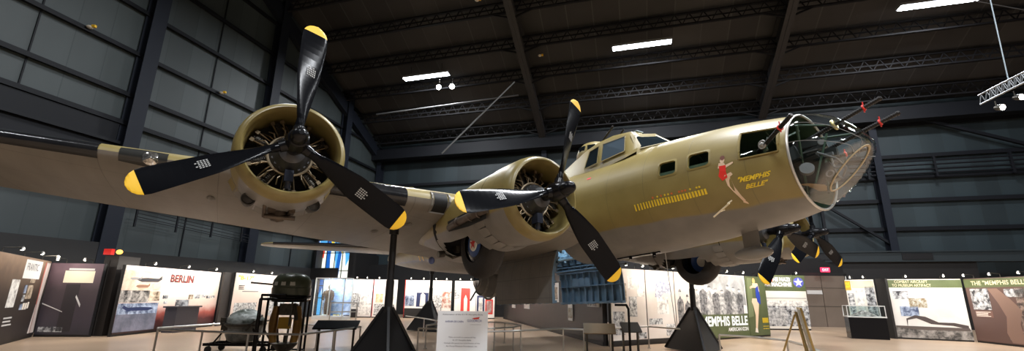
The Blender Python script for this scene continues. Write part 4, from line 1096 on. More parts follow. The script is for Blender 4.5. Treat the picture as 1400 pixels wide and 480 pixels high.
aircraft_print(poly,.22,.80,.22,TEXTB,1,.07); aircraft_print(poly,.17,.70,.12,mat('shadow_brown',(.25,.13,.08),.5),1,.05); aircraft_print(poly,.17,.36,.26,NAVY,-1,.06); aircraft_print(poly,.10,.81,.1,TEXTG,1,.04)
txt('BERLIN', .41,.77,.66,.90, mat('berlin_red',(.45,.06,.04),.5), .05); txt('BERLIN', .412,.775,.662,.905, TEXTB, .0, dep=.011)
for u, v, w_, h_ in ((.37,.50,.05,.06),(.385,.42,.04,.04),(.64,.49,.05,.08),(.71,.50,.06,.07),(.79,.52,.05,.05),(.85,.50,.05,.05),(.91,.51,.05,.04)): rect(u,v,u+w_,v+h_,SEP if u > .6 and u < .7 else BW)
rect(.03,.95,.30,.975,PALEGREY,'heading_strip')
panel_lamps(b0, b1, 2.38, 3, 'the BERLIN panel', PW*1.3)
e = empty('pedestal_display', (-12.75,17.55,0), rad(88)); tag(e, 'dark plinth with small framed object in front of the BERLIN panel', 'plinth')
m_ = MB(); m_.box((0,0,.45),(1.15,.45,.9)); m_.box((0,0,.93),(1.3,.55,.06)); m_.build('plinth', mat('plinth_dark',(.045,.04,.045),.4), e, smooth=False)
m_ = MB(); m_.box((-.1,0,1.08),(.42,.2,.24)); m_.build('framed_object', BW, e, smooth=False)
# pink panel behind the turret exhibit
q0, q1 = Vector((-13.1,21.1,0)), Vector((-12.9,27.6,0))
PNK = grad_mat('pink_print', [(0,(.45,.36,.30)),(.4,(.74,.60,.52)),(1,(.84,.75,.66))], noise=.2)
dv = MB(); dv.box((0,0,1.2),(.1,.6,2.4)); o = dv.build('black_pillar', mat('pillar_brown2',(.03,.025,.022),.5), smooth=False); o.location = (-13.3,20.8,0); tag(o, 'dark divider between the BERLIN panel and the pinkish panel', 'divider')
e, W_, rect, poly, txt, lines = panel(q0, q1, 2.42, 'exhibit_panel', 'pinkish display panel with grey photographs behind the exhibited turret', 'display panel', PNK)
rect(.03,.05,.30,.40,BWF); rect(.44,.1,.72,.62,BWF); rect(.80,.3,.97,.75,PALEPH); txt('"B-17"', .03,.86,.22,.95, YLET, .03); lines(.05,.66,.12,.76,3,TEXTB); rect(.1,.62,.3,.64,TEXTG)
panel_lamps(q0, q1, 2.42, 4, 'the pinkish panel', PW*1.2)
# stained glass window
SG = bpy.data.materials.new('stained_glass'); SG.use_nodes = True; nt = SG.node_tree; b_ = nt.nodes['Principled BSDF']
tc = nt.nodes.new('ShaderNodeTexCoord'); mp = nt.nodes.new('ShaderNodeMapping'); mp.inputs['Scale'].default_value = (2.2,1,.38); mp.inputs['Rotation'].default_value = (0,.25,0); nt.links.new(tc.outputs['Object'], mp.inputs['Vector'])
vo = nt.nodes.new('ShaderNodeTexVoronoi'); vo.inputs['Scale'].default_value = 1.6; nt.links.new(mp.outputs[0], vo.inputs['Vector'])
sx = nt.nodes.new('ShaderNodeSeparateColor'); nt.links.new(vo.outputs['Color'], sx.inputs[0])
rp = nt.nodes.new('ShaderNodeValToRGB'); rp.color_ramp.interpolation = 'CONSTANT'; el = rp.color_ramp.elements
el[0].color = (.01,.10,.40,1); el[1].position = .28; el[1].color = (.08,.36,.70,1)
for p, c in ((.46,(.75,.80,.72,1)),(.66,(.80,.62,.06,1)),(.82,(.85,.85,.80,1)),(.93,(.6,.06,.03,1))): x_ = el.new(p); x_.color = c
nt.links.new(sx.outputs[0], rp.inputs['Fac']); nt.links.new(rp.outputs['Color'], b_.inputs['Base Color']); nt.links.new(rp.outputs['Color'], b_.inputs['Emission Color']); b_.inputs['Emission Strength'].default_value = .9
sgp = atY(456,340,27.5); e = empty('stained_glass_window', (fl(440,435).x*.985, 28.6, 0), rad(-14)); tag(e, 'tall backlit stained glass window in blue, white and yellow beyond the turret exhibit', 'stained glass window')
e.location = (-13.6, 30.4, 0)
m_ = MB(); m_.box((1.5,0,2.6),(2.6,.06,5.0)); m_.build('coloured_glass', SG, e, smooth=False)
m_ = MB(); m_.box((.1,0,2.7),(.22,.3,5.4)); m_.box((2.95,0,2.7),(.35,.3,5.4)); m_.box((1.5,0,5.2),(3,.3,.3))
for z in (1.2,2.0,3.0,4.2): m_.box((1.5,-.05,z),(2.6,.04,.05))
for x in (.95,1.6,2.2): m_.box((x,-.05,2.6),(.04,.04,5.0))
m_.build('dark_frame', EDGE, e, smooth=False)
m_ = MB(); m_.box((1.0,-.3,2.75),(2.3,.1,.75)); o = m_.build('sign_board', EDGE, smooth=False); o.location = (-13.3,29.6,0); o.rotation_euler = (0,0,rad(-14)); tag(o, 'plain black board in front of the stained glass window', 'board')
# glass case with mannequin in brown jacket
e = empty('glass_case', (-11.7,27.3,0), rad(-14)); tag(e, 'tall blue-lit glass display case below the stained glass window', 'display case')
m_ = MB()
for x in (0,1.0,2.0):
    m_.box((x,-.4,1.25),(.05,.05,2.3))
for x in (0,2.0): m_.box((x,.4,1.25),(.05,.05,2.3))
m_.box((1,0,2.4),(2.05,.85,.05)); m_.box((1,0,.1),(2.05,.85,.2)); m_.build('case_frame', mat('case_frame_white',(.6,.6,.58),.4), e, smooth=False)
m_ = MB(); m_.box((1,.42,1.3),(2.0,.02,2.1)); m_.build('case_back', photo_mat('case_blue',(.20,.30,.52),(.62,.72,.88),2.), e, smooth=False)
m_ = MB(); m_.box((1,-.42,1.3),(2.0,.01,2.1)); m_.build('glass', CASEGLASS, e, smooth=False)
area(Vector((-10.9,26.9,2.3)), Vector((-10.6,27.3,1.0)), 1.6, .2, 55, (.75,.86,1))
jk = MB(); jk.lathe([(0,.16),(.25,.20),(.55,.22),(.85,.17),(1.0,.20),(1.25,.25),(1.42,.20),(1.50,.07),(1.58,.07)], (0,0,.25), (0,0,3), 20); e2 = empty('jacket_mannequin', (-11.05,27.15,.02)); tag(e2, 'mannequin in a brown flying jacket standing in the glass case', 'mannequin')
jk.build('flying_suit', mat('leather_brown',(.10,.05,.03),.5,var=(.16,.09,.05),scale=6), e2)
jk = MB(); jk.ball((0,0,1.95),(.10,.12,.14),16,12); jk.build('head', mat('mannequin_tan',(.4,.28,.2),.6), e2)
for s_ in (-1,1):
    jk = MB(); jk.tube([(s_*.24,0,1.62),(s_*.30,-.04,1.35),(s_*.27,-.10,1.08)], .065, 10); jk.build('sleeve', mat('leather_brown',(.1,.05,.03)), e2)
# --- far middle row of bright panels
row = [((478,435),(506.5,433),'white far panel with a grey tailplane picture','a'), ((507.5,433),(541,431),'far cream panel with a tan map','b'), ((551,431.5),(586,432),'far white panel with a navy picture','c'), ((587,432),(616,433),'far pale panel with reddish photograph','d'), ((620,433.5),(650,434.5),'far panel with a red central picture','e'), ((650,434.5),(676,436),'far white panel with a navy and a red-framed picture','f')]
WHM = mat('row_white', (.80,.78,.75), .5, var=(.70,.66,.62), scale=1.2)
for (pa, pb_, lab, k) in row:
    A_, B_ = fl(*pa), fl(*pb_)
    for P_ in (A_, B_):   # keep the row on one gently curved line about 30 m away
        s_ = (29.3+.06*(P_.x+10))/P_.y; P_.x *= s_; P_.y *= s_
    e, W_, rect, poly, txt, lines = panel(A_, B_, 2.44, 'exhibit_panel', lab, 'display panel', WHM)
    if k == 'a': rect(.05,.25,.42,.62,BWF); rect(.40,.05,.97,.52,PALEPH); poly([(.52,.50),(.97,.50),(.97,.80),(.75,.82),(.55,.72)],PALEPH); rect(0,0,.35,.2,EDGE)
    if k == 'b': rect(.0,.0,.02,1,REDP,'red_border'); rect(.12,.38,.42,.62,photo_mat('tan_map',(.5,.33,.16),(.8,.7,.5),3.)); rect(.08,.04,.9,.34,BWF); rect(.5,.4,.92,.68,PALEPH)
    if k == 'c': rect(0,0,1,.24,EDGE); rect(.02,.3,.4,.58,BLUEPH); rect(.48,.28,.95,.66,NAVY); poly([(.62,.3),(.84,.3),(.82,.6),(.72,.66),(.64,.6)],CREAM); rect(0,0,.03,1,REDP,'red_border')
    if k == 'd': rect(.05,.05,.55,.6,BWF); rect(.55,.25,.98,.7,photo_mat('red_photo',(.35,.12,.08),(.8,.72,.65),4.))
    if k == 'e': rect(.30,.05,.72,.80,mat('picture_red',(.62,.05,.04),.5)); poly([(.45,.1),(.6,.1),(.6,.5),(.52,.62),(.44,.5)],CREAM); rect(.02,.5,.27,.75,BWF)
    if k == 'f': rect(.05,.1,.45,.6,NAVY); rect(.14,.14,.36,.55,PALEPH); rect(.5,.1,.9,.5,REDP); rect(.56,.14,.84,.46,WHITEB); lines(.1,.65,.9,.9,4,PALEGREY)
    panel_lamps(A_, B_, 2.44, 2, 'the '+lab, PW*1.9)
# --- long black partition wall with small framed pictures
k0, k1 = Vector((-.45,30.4,0)), Vector((2.98,14.55,0))
e = empty('partition_wall', (k0.x,k0.y,0), math.atan2(k1.y-k0.y, k1.x-k0.x)); Lk = (k1-k0).length
tag(e, 'long black partition wall running back below the open bay doors', 'partition')
m_ = MB(); m_.box((Lk/2,.08,1.30),(Lk,.16,2.6)); m_.build('wall_board', lined('partition_dark', (.022,.020,.019),(.028,.025,.023),(.008,.008,.008),px=1.3,w=.015,rough=.45), e, smooth=False)
m_ = MB(); m_.box((Lk/2,-.01,.06),(Lk,.03,.12)); m_.build('skirting', EDGE, e, smooth=False)
ad = (k1-k0).normalized(); rzk = math.atan2(ad.y, ad.x)
for n_, (u, v, w_, h_, m, lab) in enumerate(((703,417.5,.9,.3,PALEPH,'small white framed picture left of the grey bay door on the black wall'),(721,417.5,1.1,.35,PALEPH,'wide white framed picture low behind the grey bay door'),(760,400,.9,.8,SEP,'sepia framed picture between the two bay doors'),(781,427,.50,.62,COLPH,'tall white framed picture with an orange view below the blue bay door'),(812,416,1.0,.18,BWF,'thin pale framed picture along the lower edge of the blue door'))):
    d = ray(u, v); nr = Vector((ad.y,-ad.x,0)); t = (k0.dot(nr))/(d.dot(nr)); p = Vector((0,0,H))+d*t - nr*(-.03)
    e3 = empty('framed_picture', p, rzk); tag(e3, lab, 'framed picture', 'framed pictures on the black partition')
    m_ = MB(); m_.box((0,0,0),(w_,.03,h_)); m_.build('mount', WHITEB, e3, smooth=False)
    m_ = MB(); m_.box((0,-.018,-.04*h_),(w_*.8,.01,h_*.62)); m_.build('picture', m, e3, smooth=False)
area(Vector((2.5,24,5.2)), Vector((.9,24,1.4)), 8, .3, 30, (1,.93,.84))
bl_ = area(acw(7.8,0,.15), acw(7.8,0,-2), 1.6, 1.0, 60, (.9,.96,1))
# --- collage wall and crew photograph
c0, c1, c2, c3 = fl(838,475), fl(951,472), fl(1023,467), fl(1051,463)
tt0 = Vector((3.2,14.3,0)); tt1 = Vector((10.6,18.9,0)); dd = tt1-tt0
def on(u):   # point of the collage line under photo column u
    d = ray(u, 440); nr = Vector((dd.y,-dd.x,0)); t = tt0.dot(nr)/d.dot(nr); return Vector((d.x*t, d.y*t, 0))
COLL = mat('collage_cream', (.76,.70,.64), .5, var=(.68,.60,.54), scale=1.5)
def seg(u0, u1, lab, m, h=2.45): return panel(on(u0), on(u1), h, 'exhibit_panel', lab, 'display panel', m)
e, W_, rect, poly, txt, lines = seg(836, 885, 'cream collage panel of faded photographs right of the blue bay door', COLL)
rect(.05,.12,.36,.42,BWF); rect(.22,.55,.44,.80,SEP); rect(.50,.35,.72,.62,BWF); rect(.74,.62,.96,.9,PALEPH); rect(.72,.06,.96,.14,BW); rect(.48,.72,.66,.9,PALEPH); rect(.0,.0,1,.05,EDGE,'skirting')
e, W_, rect, poly, txt, lines = seg(885.5, 925, 'cream collage panel with a blue-grey tree photograph', COLL)
poly([(.30,.62),(.45,.60),(.62,.68),(.85,.66),(.88,.8),(.70,.86),(.62,.92),(.48,.84),(.34,.80)], photo_mat('tree_blue',(.25,.27,.38),(.7,.7,.72),8.)); rect(.35,.38,.75,.62,PALEPH); rect(.05,.24,.5,.32,BWF); rect(.62,.08,.95,.24,BWF); rect(0,0,1,.05,EDGE,'skirting')
def crew(poly, u, w, h, y0=.02, tone=(None,None)):
    m1, m2 = tone
    poly([(u-w*.36,y0),(u+w*.36,y0),(u+w*.44,y0+h*.45),(u+w*.47,y0+h*.66),(u+w*.34,y0+h*.745),(u+w*.12,y0+h*.78),(u+w*.09,y0+h*.83),(u-w*.09,y0+h*.83),(u-w*.12,y0+h*.78),(u-w*.34,y0+h*.745),(u-w*.47,y0+h*.66),(u-w*.44,y0+h*.45)], m1)
    poly([(u+w*.17*cos(2*PI*k/12), y0+h*.885+h*.075*sin(2*PI*k/12)) for k in range(12)], m2, dep=.008)
    poly([(u+w*.19*cos(PI*k/8), y0+h*.91+h*.065*sin(PI*k/8)) for k in range(9)], JAC, dep=.010)
JAC = photo_mat('crew_jacket',(.05,.05,.055),(.34,.33,.33),7.); FACE = mat('crew_face',(.58,.56,.54),.5); CAPG = photo_mat('crew_pale',(.22,.22,.22),(.66,.64,.62),7.)
e, W_, rect, poly, txt, lines = seg(925.5, 949, 'cream panel with two airmen at its right side, left of the far jack stand', COLL)
crew(poly,.28,.40,.68,.08,(JAC,FACE)); crew(poly,.70,.38,.60,.08,(JAC,FACE)); rect(.05,.04,.9,.14,PALEPH); rect(0,0,1,.05,EDGE,'skirting')
CREWBG = photo_mat('crew_sky',(.66,.64,.62),(.80,.78,.76),1.2)
e, W_, rect, poly, txt, lines = seg(949.5, 1024, 'black and white crew photograph panel lettered MEMPHIS BELLE', CREWBG)
poly([(.12,.97),(.30,.78),(.60,.60),(.98,.50),(.98,.99),(.55,.99)], photo_mat('nose_grey',(.22,.22,.22),(.42,.42,.41),1.5)); 
for k in range(8): crew(poly, .07+.113*k, .15, .40+.03*((k*3)%4), .36, (JAC if k % 2 else CAPG, FACE))
rect(.0,.0,1.,.37,ODG,'olive_band'); txt('MEMPHIS BELLE', .13,.18,.97,.335, mat('letter_glow',(.85,.92,.92),.5), .035, dep=.012); txt('AMERICAN ICON', .58,.095,.97,.155, TEXTW, .03, dep=.012)
e, W_, rect, poly, txt, lines = seg(1024.5, 1052, 'olive panel with a painted figure in blue beside the crew photograph', ODG)
poly([(0.,.30),(.25,.32),(.32,.97),(.10,.97)], mat('olive_pale',(.16,.19,.09),.5)); BLU = BLUEP
poly([(.42+.07*cos(2*PI*k/12), .92+.05*sin(2*PI*k/12)) for k in range(12)], mat('fig_blonde',(.62,.42,.16),.5)); poly([(.34,.88),(.6,.88),(.66,.74),(.56,.72),(.50,.80),(.30,.84),(.18,.81),(.20,.78),(.34,.80)],SKIN); poly([(.48,.80),(.60,.84),(.66,.64),(.64,.52),(.50,.56),(.46,.68)],BLU,dep=.01)
poly([(.26,.62),(.50,.62),(.56,.52),(.46,.30),(.36,.10),(.28,.10),(.34,.34),(.28,.50),(.22,.56)],SKIN,dep=.008); poly([(.24,.06),(.38,.05),(.36,.12),(.28,.13)],CREAM,dep=.009)
q = MB()
for k in range(9): q.box(((.66+.033*k)*W_,-.008,.06+.25*2.38),(.018*W_,.004,.20))
for k in range(6): q.box(((.67+.05*k)*W_,-.008,.06+.15*2.38),(.03*W_,.004,.03)); q.box(((.67+.05*k)*W_,-.008,.06+.11*2.38),(.03*W_,.004,.03))
q.build('bomb_tally', YLET, e, smooth=False)
panel_lamps(on(838), on(925), 2.45, 4, 'the cream collage panels', PW*1.5); panel_lamps(on(926), on(1024), 2.45, 4, 'the crew photograph panel', PW*1.3); panel_lamps(on(1025), on(1051), 2.45, 1, 'the olive panel with the figure in blue', PW*.9)
# --- panel: the Nazi war machine
z0_, z1_ = fl(1046,448), fl(1107,446.5)
z0_ = Vector((13.2,22.4,0)); z1_ = Vector((15.35,22.55,0))
def at_line(u, p, q_):
    d = ray(u, 440); e_ = q_-p; nr = Vector((e_.y,-e_.x,0)); t = p.dot(nr)/d.dot(nr); return Vector((d.x*t, d.y*t, 0))
zl, zrr = at_line(1043, Vector((13,23,0)), Vector((16,23.2,0))), at_line(1108, Vector((13,23,0)), Vector((16,23.2,0)))
e, W_, rect, poly, txt, lines = panel(zl, zrr, 2.75, 'exhibit_panel', 'panel with white star badge and text about the war machine, left of the door', 'display panel', mat('nazi_pale',(.76,.72,.64),.5))
rect(0,.70,1,1.,ODG,'olive_band'); rect(0,.77,.72,.97,mat('pale_letter_bg',(.30,.33,.25),.5),'heading_strip'); txt('LIKE THE NAZI\nWAR MACHINE', .02,.785,.70,.955, TEXTW, .03)
SC = (.86,.865); poly([(SC[0]+.11*cos(2*PI*k/24), SC[1]+.095*sin(2*PI*k/24)) for k in range(24)], mat('star_blue',(.08,.09,.42),.5)); poly([(SC[0]+(.10 if k%2==0 else .04)*sin(PI*k/5), SC[1]+(.087 if k%2==0 else .034)*cos(PI*k/5)) for k in range(10)], TEXTW, dep=.01)
rect(0,.05,1,.42,BW); rect(.0,.42,1,.52,PALEPH); rect(.02,.56,.98,.57,TEXTG); 
for x, s_ in ((.2,.9),(.42,1.),(.75,.9)): poly([(x-.12,.08),(x+.10,.08),(x+.12,.30*s_),(x+.02,.42*s_),(x-.12,.36*s_)], CAPG, dep=.008)
panel_lamps(zl, zrr, 2.75, 2, 'the panel with the white star badge', PW*1.2)
m_ = MB(); m_.ball((0,0,0),(.09,.09,.12),12,8); m_.box((.0,0,-.2),(.22,.1,.16)); o = m_.build('warning_light', mat('warn_red',(.6,.05,.03),.4,emit=(1,.12,.05),es=1.2)); o.location = atY(1052,377,22.8); tag(o, 'small red warning light above the white star panel', 'warning light')
# --- door wall
dl, dr = Vector((0,0,0)), Vector((0,0,0))
P_, Q_ = Vector((17,26.2,0)), Vector((21,25.9,0))
dl, dr = at_line(1097, P_, Q_), at_line(1164, P_, Q_)
DOORM = mat('door_beige', (.155,.118,.090), .5, var=(.175,.135,.105), scale=1.)
e = empty('door_1', dl, math.atan2((dr-dl).y, (dr-dl).x)); struct(e); DW = (dr-dl).length
for k in range(2):
    m_ = MB(); m_.box((DW*(.25+.5*k),0,1.45),(DW*.5-.03,.08,2.9)); lf = m_.build('door_leaf', DOORM, e, smooth=False)
    m_ = MB(); m_.box((DW*(.25+.5*k),-.045,1.15),(DW*.5-.05,.01,.03)); m_.box((DW*(.25+.5*k),-.045,2.2),(DW*.5-.05,.01,.02)); m_.build('door_seam', mat('seam_dark',(.05,.04,.03),.6), lf, smooth=False)
m_ = MB(); m_.box((DW*.33,-.05,1.95),(.85,.01,.22)); m_.build('door_notice', PALEGREY, e, smooth=False)
m_ = MB(); m_.box((DW/2,.05,3.0),(DW+.3,.1,.16)); m_.box((-.08,.05,1.5),(.16,.1,3)); m_.box((DW+.08,.05,1.5),(.16,.1,3)); m_.build('door_frame', EDGE, e, smooth=False)
m_ = MB(); m_.box((0,0,0),(30,.15,4.0)); o = m_.build('wall_back', BLKWALL, smooth=False); o.location = (18.5,27.0,2.0); o.rotation_euler = (0,0,rad(-4)); struct(o)
ep = atY(1128,369,25.4); e = empty('exit_sign', ep); tag(e, 'small red illuminated EXIT sign above the beige double door', 'exit sign')
m_ = MB(); m_.box((0,0,0),(.50,.08,.26)); m_.build('sign_box', EXITM, e, smooth=False)
vs, fc = text_mesh('EXIT', .36, .14, .02); q = MB(); q.add([(a-.18,-.045,b-.07) for a, b in vs], fc); q.build('lettering', mat('exit_white',(.9,.6,.6),.4,emit=(1,.6,.6),es=1.2), e, smooth=False)
m_ = MB(); m_.cyl((0,0,0),(0,0,.3),.02); m_.box((0,-.05,0),(.16,.12,.10)); o = m_.build('wall_camera', WHITEP); o.location = atY(1157,385,25.7); tag(o, 'small white camera fitting at the top right of the beige door', 'camera')
# --- right group
e, W_, rect, poly, txt, lines = panel(at_line(1163.5, Vector((15.2,21.3,0)), Vector((16.6,19.4,0))), at_line(1204.5, Vector((15.2,21.3,0)), Vector((16.6,19.4,0))), 2.45, 'exhibit_panel', 'narrow cream panel with yellow 25 badge behind the glass display case', 'display panel', CREAM)
rect(0,.80,.20,.98,mat('badge_yellow',(.55,.36,.04),.5),'yellow_badge'); txt('25', .02,.85,.17,.95, YLET, .05); rect(.05,.08,.26,.74,BWF); rect(.34,.08,.58,.82,PALEPH); rect(.66,.04,.97,.86,BW); rect(.22,.84,.97,.98,mat('band_pale',(.55,.50,.38),.5),'heading_band')
panel_lamps(at_line(1166, Vector((15.2,21.3,0)), Vector((16.6,19.4,0))), at_line(1203, Vector((15.2,21.3,0)), Vector((16.6,19.4,0))), 2.45, 2, 'the narrow panel with the yellow badge', PW*.9)
r0, r1, r2 = Vector((16.02,18.85,0)), Vector((18.1,17.75,0)), Vector((17.75,14.6,0))
R1P = photo_mat('right_pale',(.60,.57,.53),(.68,.65,.60),1.)
e, W_, rect, poly, txt, lines = panel(r0, r1, 2.42, 'exhibit_panel', 'pale panel headed COMBAT AIRCRAFT TO MUSEUM ARTIFACT', 'display panel', R1P)
rect(0,.85,1,.985,ODG,'olive_band'); txt('COMBAT AIRCRAFT\nTO MUSEUM ARTIFACT', .07,.865,.60,.975, mat('title_cream',(.70,.62,.40),.5), .0); 
rect(.06,.65,.27,.79,BW); rect(.26,.51,.50,.67,COLPH); rect(.12,.36,.37,.53,BLUEPH); lines(.62,.36,.86,.74,12,PALEGREY); rect(.0,.0,1,.17,photo_mat('hangar_bw',(.05,.045,.04),(.32,.29,.26),4.),'printed_ground')
poly([(.18,.17),(.20,.30),(.32,.33),(.50,.24),(.78,.22),(.97,.17),(.97,.23),(.80,.27),(.60,.27),(.44,.36),(.30,.38),(.18,.32)], mat('sil_dark',(.06,.045,.04),.5)); poly([(.02,.17),(.30,.14),(.98,.14),(.98,.19),(.02,.20)], mat('sil_dark2',(.09,.07,.06),.5), dep=.007)
panel_lamps(r0, r1, 2.42, 2, 'the COMBAT AIRCRAFT panel', PW*1.0)
e, W_, rect, poly, txt, lines = panel(r1+Vector((.05,-.05,0)), r2, 2.42, 'exhibit_panel', 'brown panel headed THE MEMPHIS BELLE at the right edge', 'display panel', ODB)
rect(0,.85,1,.985,ODG,'olive_band'); txt('THE "MEMPHIS BELLE"', .10,.885,.82,.955, mat('title_cream2',(.70,.62,.40),.5), .01); rect(.06,.50,.30,.83,BW); rect(.07,.38,.30,.48,mat('caption_brown',(.16,.08,.06),.5)); lines(.08,.39,.28,.47,5,CREAM)
poly([(.30,.83),(.40,.60),(.46,.40),(.42,.16),(.46,.02),(.62,.02),(.60,.3),(.66,.5),(.56,.66),(.42,.83)], mat('coat_brown',(.20,.12,.09),.5)); rect(.62,.03,1.,.83,photo_mat('crowd_dark',(.03,.02,.018),(.30,.22,.18),6.)); rect(.50,.70,.95,.82,BW); rect(.44,.05,.9,.2,photo_mat('crowd2',(.04,.03,.03),(.35,.28,.24),7.))
panel_lamps(r1, r2, 2.42, 3, 'the right-edge brown panel', PW*.9)
m_ = MB(); m_.box((0,0,1.22),(.10,.5,2.44)); o = m_.build('black_pillar', EDGE, smooth=False); o.location = (15.92,18.98,0); tag(o, 'black upright end post at the left of the COMBAT AIRCRAFT panel', 'divider')
# display case
dc = fl(1183,459); dc = Vector((14.35,19.0,0)); e = empty('display_case', at_line(1183, Vector((14,18.9,0)), Vector((15,18.6,0))), rad(-25)); tag(e, 'glass-topped black display case in front of the narrow panel by the door', 'display case')
m_ = MB(); m_.box((0,0,.42),(1.25,.7,.84)); m_.build('case_base', BLACK, e, smooth=False)
m_ = MB(); m_.box((0,0,.86),(1.3,.75,.04)); 
for x in (-.63,.63):
    for y in (-.35,.35): m_.box((x,y,1.08),(.025,.025,.44))
m_.box((0,-.35,1.30),(1.28,.025,.03)); m_.box((0,.35,1.30),(1.28,.025,.03)); m_.box((-.63,0,1.3),(.025,.7,.03)); m_.box((.63,0,1.3),(.025,.7,.03)); m_.build('case_frame', PALEGREY, e, smooth=False)
m_ = MB(); m_.box((0,-.355,1.08),(1.25,.006,.42)); m_.box((0,.355,1.08),(1.25,.006,.42)); m_.build('glass', CASEGLASS, e, smooth=False)
m_ = MB(); m_.grid([[(.45*cos(a)*r_, .2*sin(a)*r_, .90+.22*(1-r_)+.03*sin(5*a)) for a in [2*PI*k/16 for k in range(16)]] for r_ in (1,.7,.4,.1)]); o = m_.build('crumpled_relic', photo_mat('relic',(.08,.06,.05),(.5,.45,.40),8.)); o.location = e.location; o.rotation_euler = (0,0,rad(-25)); tag(o, 'crumpled metal relic inside the glass-topped display case', 'relic')

# ================================================================== RAILINGS
def railing(pts, z, label, posts=None, low=None):
    """pts: list of (u, v, has_post) on the top rail"""
    P = [fl(u, v, z) for u, v, *_ in pts]; o0 = P[0].copy(); e = empty('barrier_railing', (o0.x, o0.y, 0)); tag(e, label, 'railing', 'low metal barriers')
    off = Vector((o0.x, o0.y, 0))
    m_ = MB(); m_.tube([p-off for p in P], .024, 10); m_.build('top_rail', CHROME, e)
    if low: m_ = MB(); m_.tube([p-off-Vector((0,0,low)) for p in P], .014, 8); m_.build('lower_rail', CHROME, e)
    for p, q in zip(P, pts):
        if len(q) > 2 and q[2]:
            m_ = MB(); c = p-off; m_.cyl((c.x,c.y,0), (c.x,c.y,z), .021, n=10); m_.cyl((c.x,c.y,0), (c.x,c.y,.015), .06, n=14); m_.build('post', CHROME, e)
ZR = .64
railing([(304,442.5,1),(260,445.5,0),(216,448.5,1),(216,450.5,1),(277,453,1),(340,456,1),(410,457.5,1),(457,452,1),(493,447,1),(460,445.2,1),(435,444.3,1),(407,444,0)], ZR, 'low metal barrier around the turret exhibit at lower left')
railing([(466,414,0),(490,412.5,1),(466,415,1)], ZR+.5, 'short metal railing below the stained glass window', low=.35) if False else None
e = None
pA, pB = Vector((-9.6,24.0,0)), Vector((-8.5,24.6,0))
e = empty('barrier_railing', pA, math.atan2((pB-pA).y,(pB-pA).x)); tag(e, 'short two-bar metal railing in front of the far white panels near the stained glass', 'railing', 'low metal barriers'); Lr = 1.35
for zz in (1.02,.55):
    m_ = MB(); m_.cyl((0,0,zz),(Lr,0,zz),.03,n=8); m_.build('rail', CHROME, e)
for x in (0,Lr): m_ = MB(); m_.cyl((x,0,0),(x,0,1.02),.03,n=8); m_.build('post', CHROME, e)
railing([(555,432,0),(580,435.5,1),(603,439.5,0)], ZR, 'low metal barrier in front of the farthest jack stand')
railing([(583,445,1),(603,442,1),(620,441,0),(676,440.5,1),(690,441.5,1),(712,444.5,1),(702,447.5,1),(676,449,1),(600,449.5,0),(572,449,1)], ZR, 'low metal barrier behind the white sign board')
railing([(640,454,0),(712,452.5,1),(770,449.5,1),(798,450.7,1),(834,449,1),(886,446.5,1),(930,450,0)], ZR, 'long low metal barrier under the open bay doors')
railing([(983,458,1),(1030,461,0),(1076,466,1),(1105,474,0),(1135,486,1)], ZR, 'low metal barrier on the floor in front of the lettered crew panel')
# reading rails (angled label panels)
def reader(p, w, rz, label, m, d=.35, z=.78, tilt=35):
    e = empty('reading_panel', p, rz); tag(e, label, 'reading panel', 'angled reading panels')
    R_ = Matrix.Rotation(rad(tilt), 3, 'X'); m_ = MB(); m_.box((0,0,z),(w,d,.04),R_); m_.build('sloping_board', m, e, smooth=False)
    m_ = MB(); m_.box((0,.05,z-.06),(w*.9,.2,.05)); 
    for x in (-w*.4,w*.4): m_.box((x,.05,(z-.05)/2),(.05,.05,z-.05))
    m_.build('bracket', DARKSTEEL, e, smooth=False)
READ = mat('reader_brown',(.24,.16,.085),.5)
reader(Vector((2.42,12.3,0)), .85, rad(-5), 'brown sloping reading panel behind the barrier under the blue bay door', READ, .32, .68, 50)
reader(Vector((3.38,12.7,0)), .55, rad(12), 'dark grey sloping reading panel right of the brown one', mat('reader_grey',(.06,.055,.05),.5), .34, .70, 45)
reader(fl(461,440,.78)-Vector((0,0,.78)), 1.1, rad(8), 'black sloping reading panel at the right end of the turret barrier', BLACK, .5, .70, 20)
# thin black pole under the blue door
m_ = MB(); m_.tube([(-.35,0,1.32),(-.05,0,1.32),(0,0,1.22),(0,0,0)], .03, 10); m_.cyl((0,0,0),(0,0,.03),.2,n=18); o = m_.build('door_prop_pole', BLACK); q = fl(857,474); o.location = atY(859,420,11.6).to_2d().to_3d(); tag(o, 'thin black bent pole standing under the corner of the blue bay door', 'pole')

# ================================================================== WHITE SIGN
sp_ = Vector(((639.5-700)/F*7.0*1.0, 7.0, 0)); e = empty('sign_board', (-.735,7.0,0), 0.); tag(e, 'white free-standing sign board with small grey text at bottom centre', 'sign')
SW = .775; top = 1.275
m_ = MB(); m_.box((0,.02,top-.55),(SW,.03,1.1)); m_.build('board', mat('sign_white',(.78,.80,.82),.4), e, smooth=False)
m_ = MB(); m_.cyl((0,.08,0),(0,.08,1.15),.02,n=10); m_.cyl((0,.08,0),(0,.08,.03),.22,n=24); m_.build('stand', DARKSTEEL, e)
def stxt(s, cx, z, w_, h_, m):
    vs, fc = text_mesh(s, w_, h_, 0.); q = MB(); q.add([(a+cx-w_/2,.002,b+z) for a, b in vs], fc); q.build('lettering', m, e, smooth=False)
TG = mat('sign_text',(.10,.10,.14),.5); TN = mat('sign_navy',(.05,.06,.25),.5)
stxt('Restoration of the B-17F Memphis Belle', 0, top-.065, .62, .024, TG); stxt('AVENIR DE CAEN', -.13, top-.17, .28, .026, TN); stxt('GOODRICH', .18, top-.16, .22, .036, TN); stxt('made possible by', .20, top-.205, .17, .012, TG)
m_ = MB(); m_.add([(.14,.002,top-.105),(.26,.002,top-.085),(.25,.002,top-.115),(.18,.002,top-.12)],[(0,1,2,3)]); m_.build('red_swoosh', REDP, e, smooth=False)
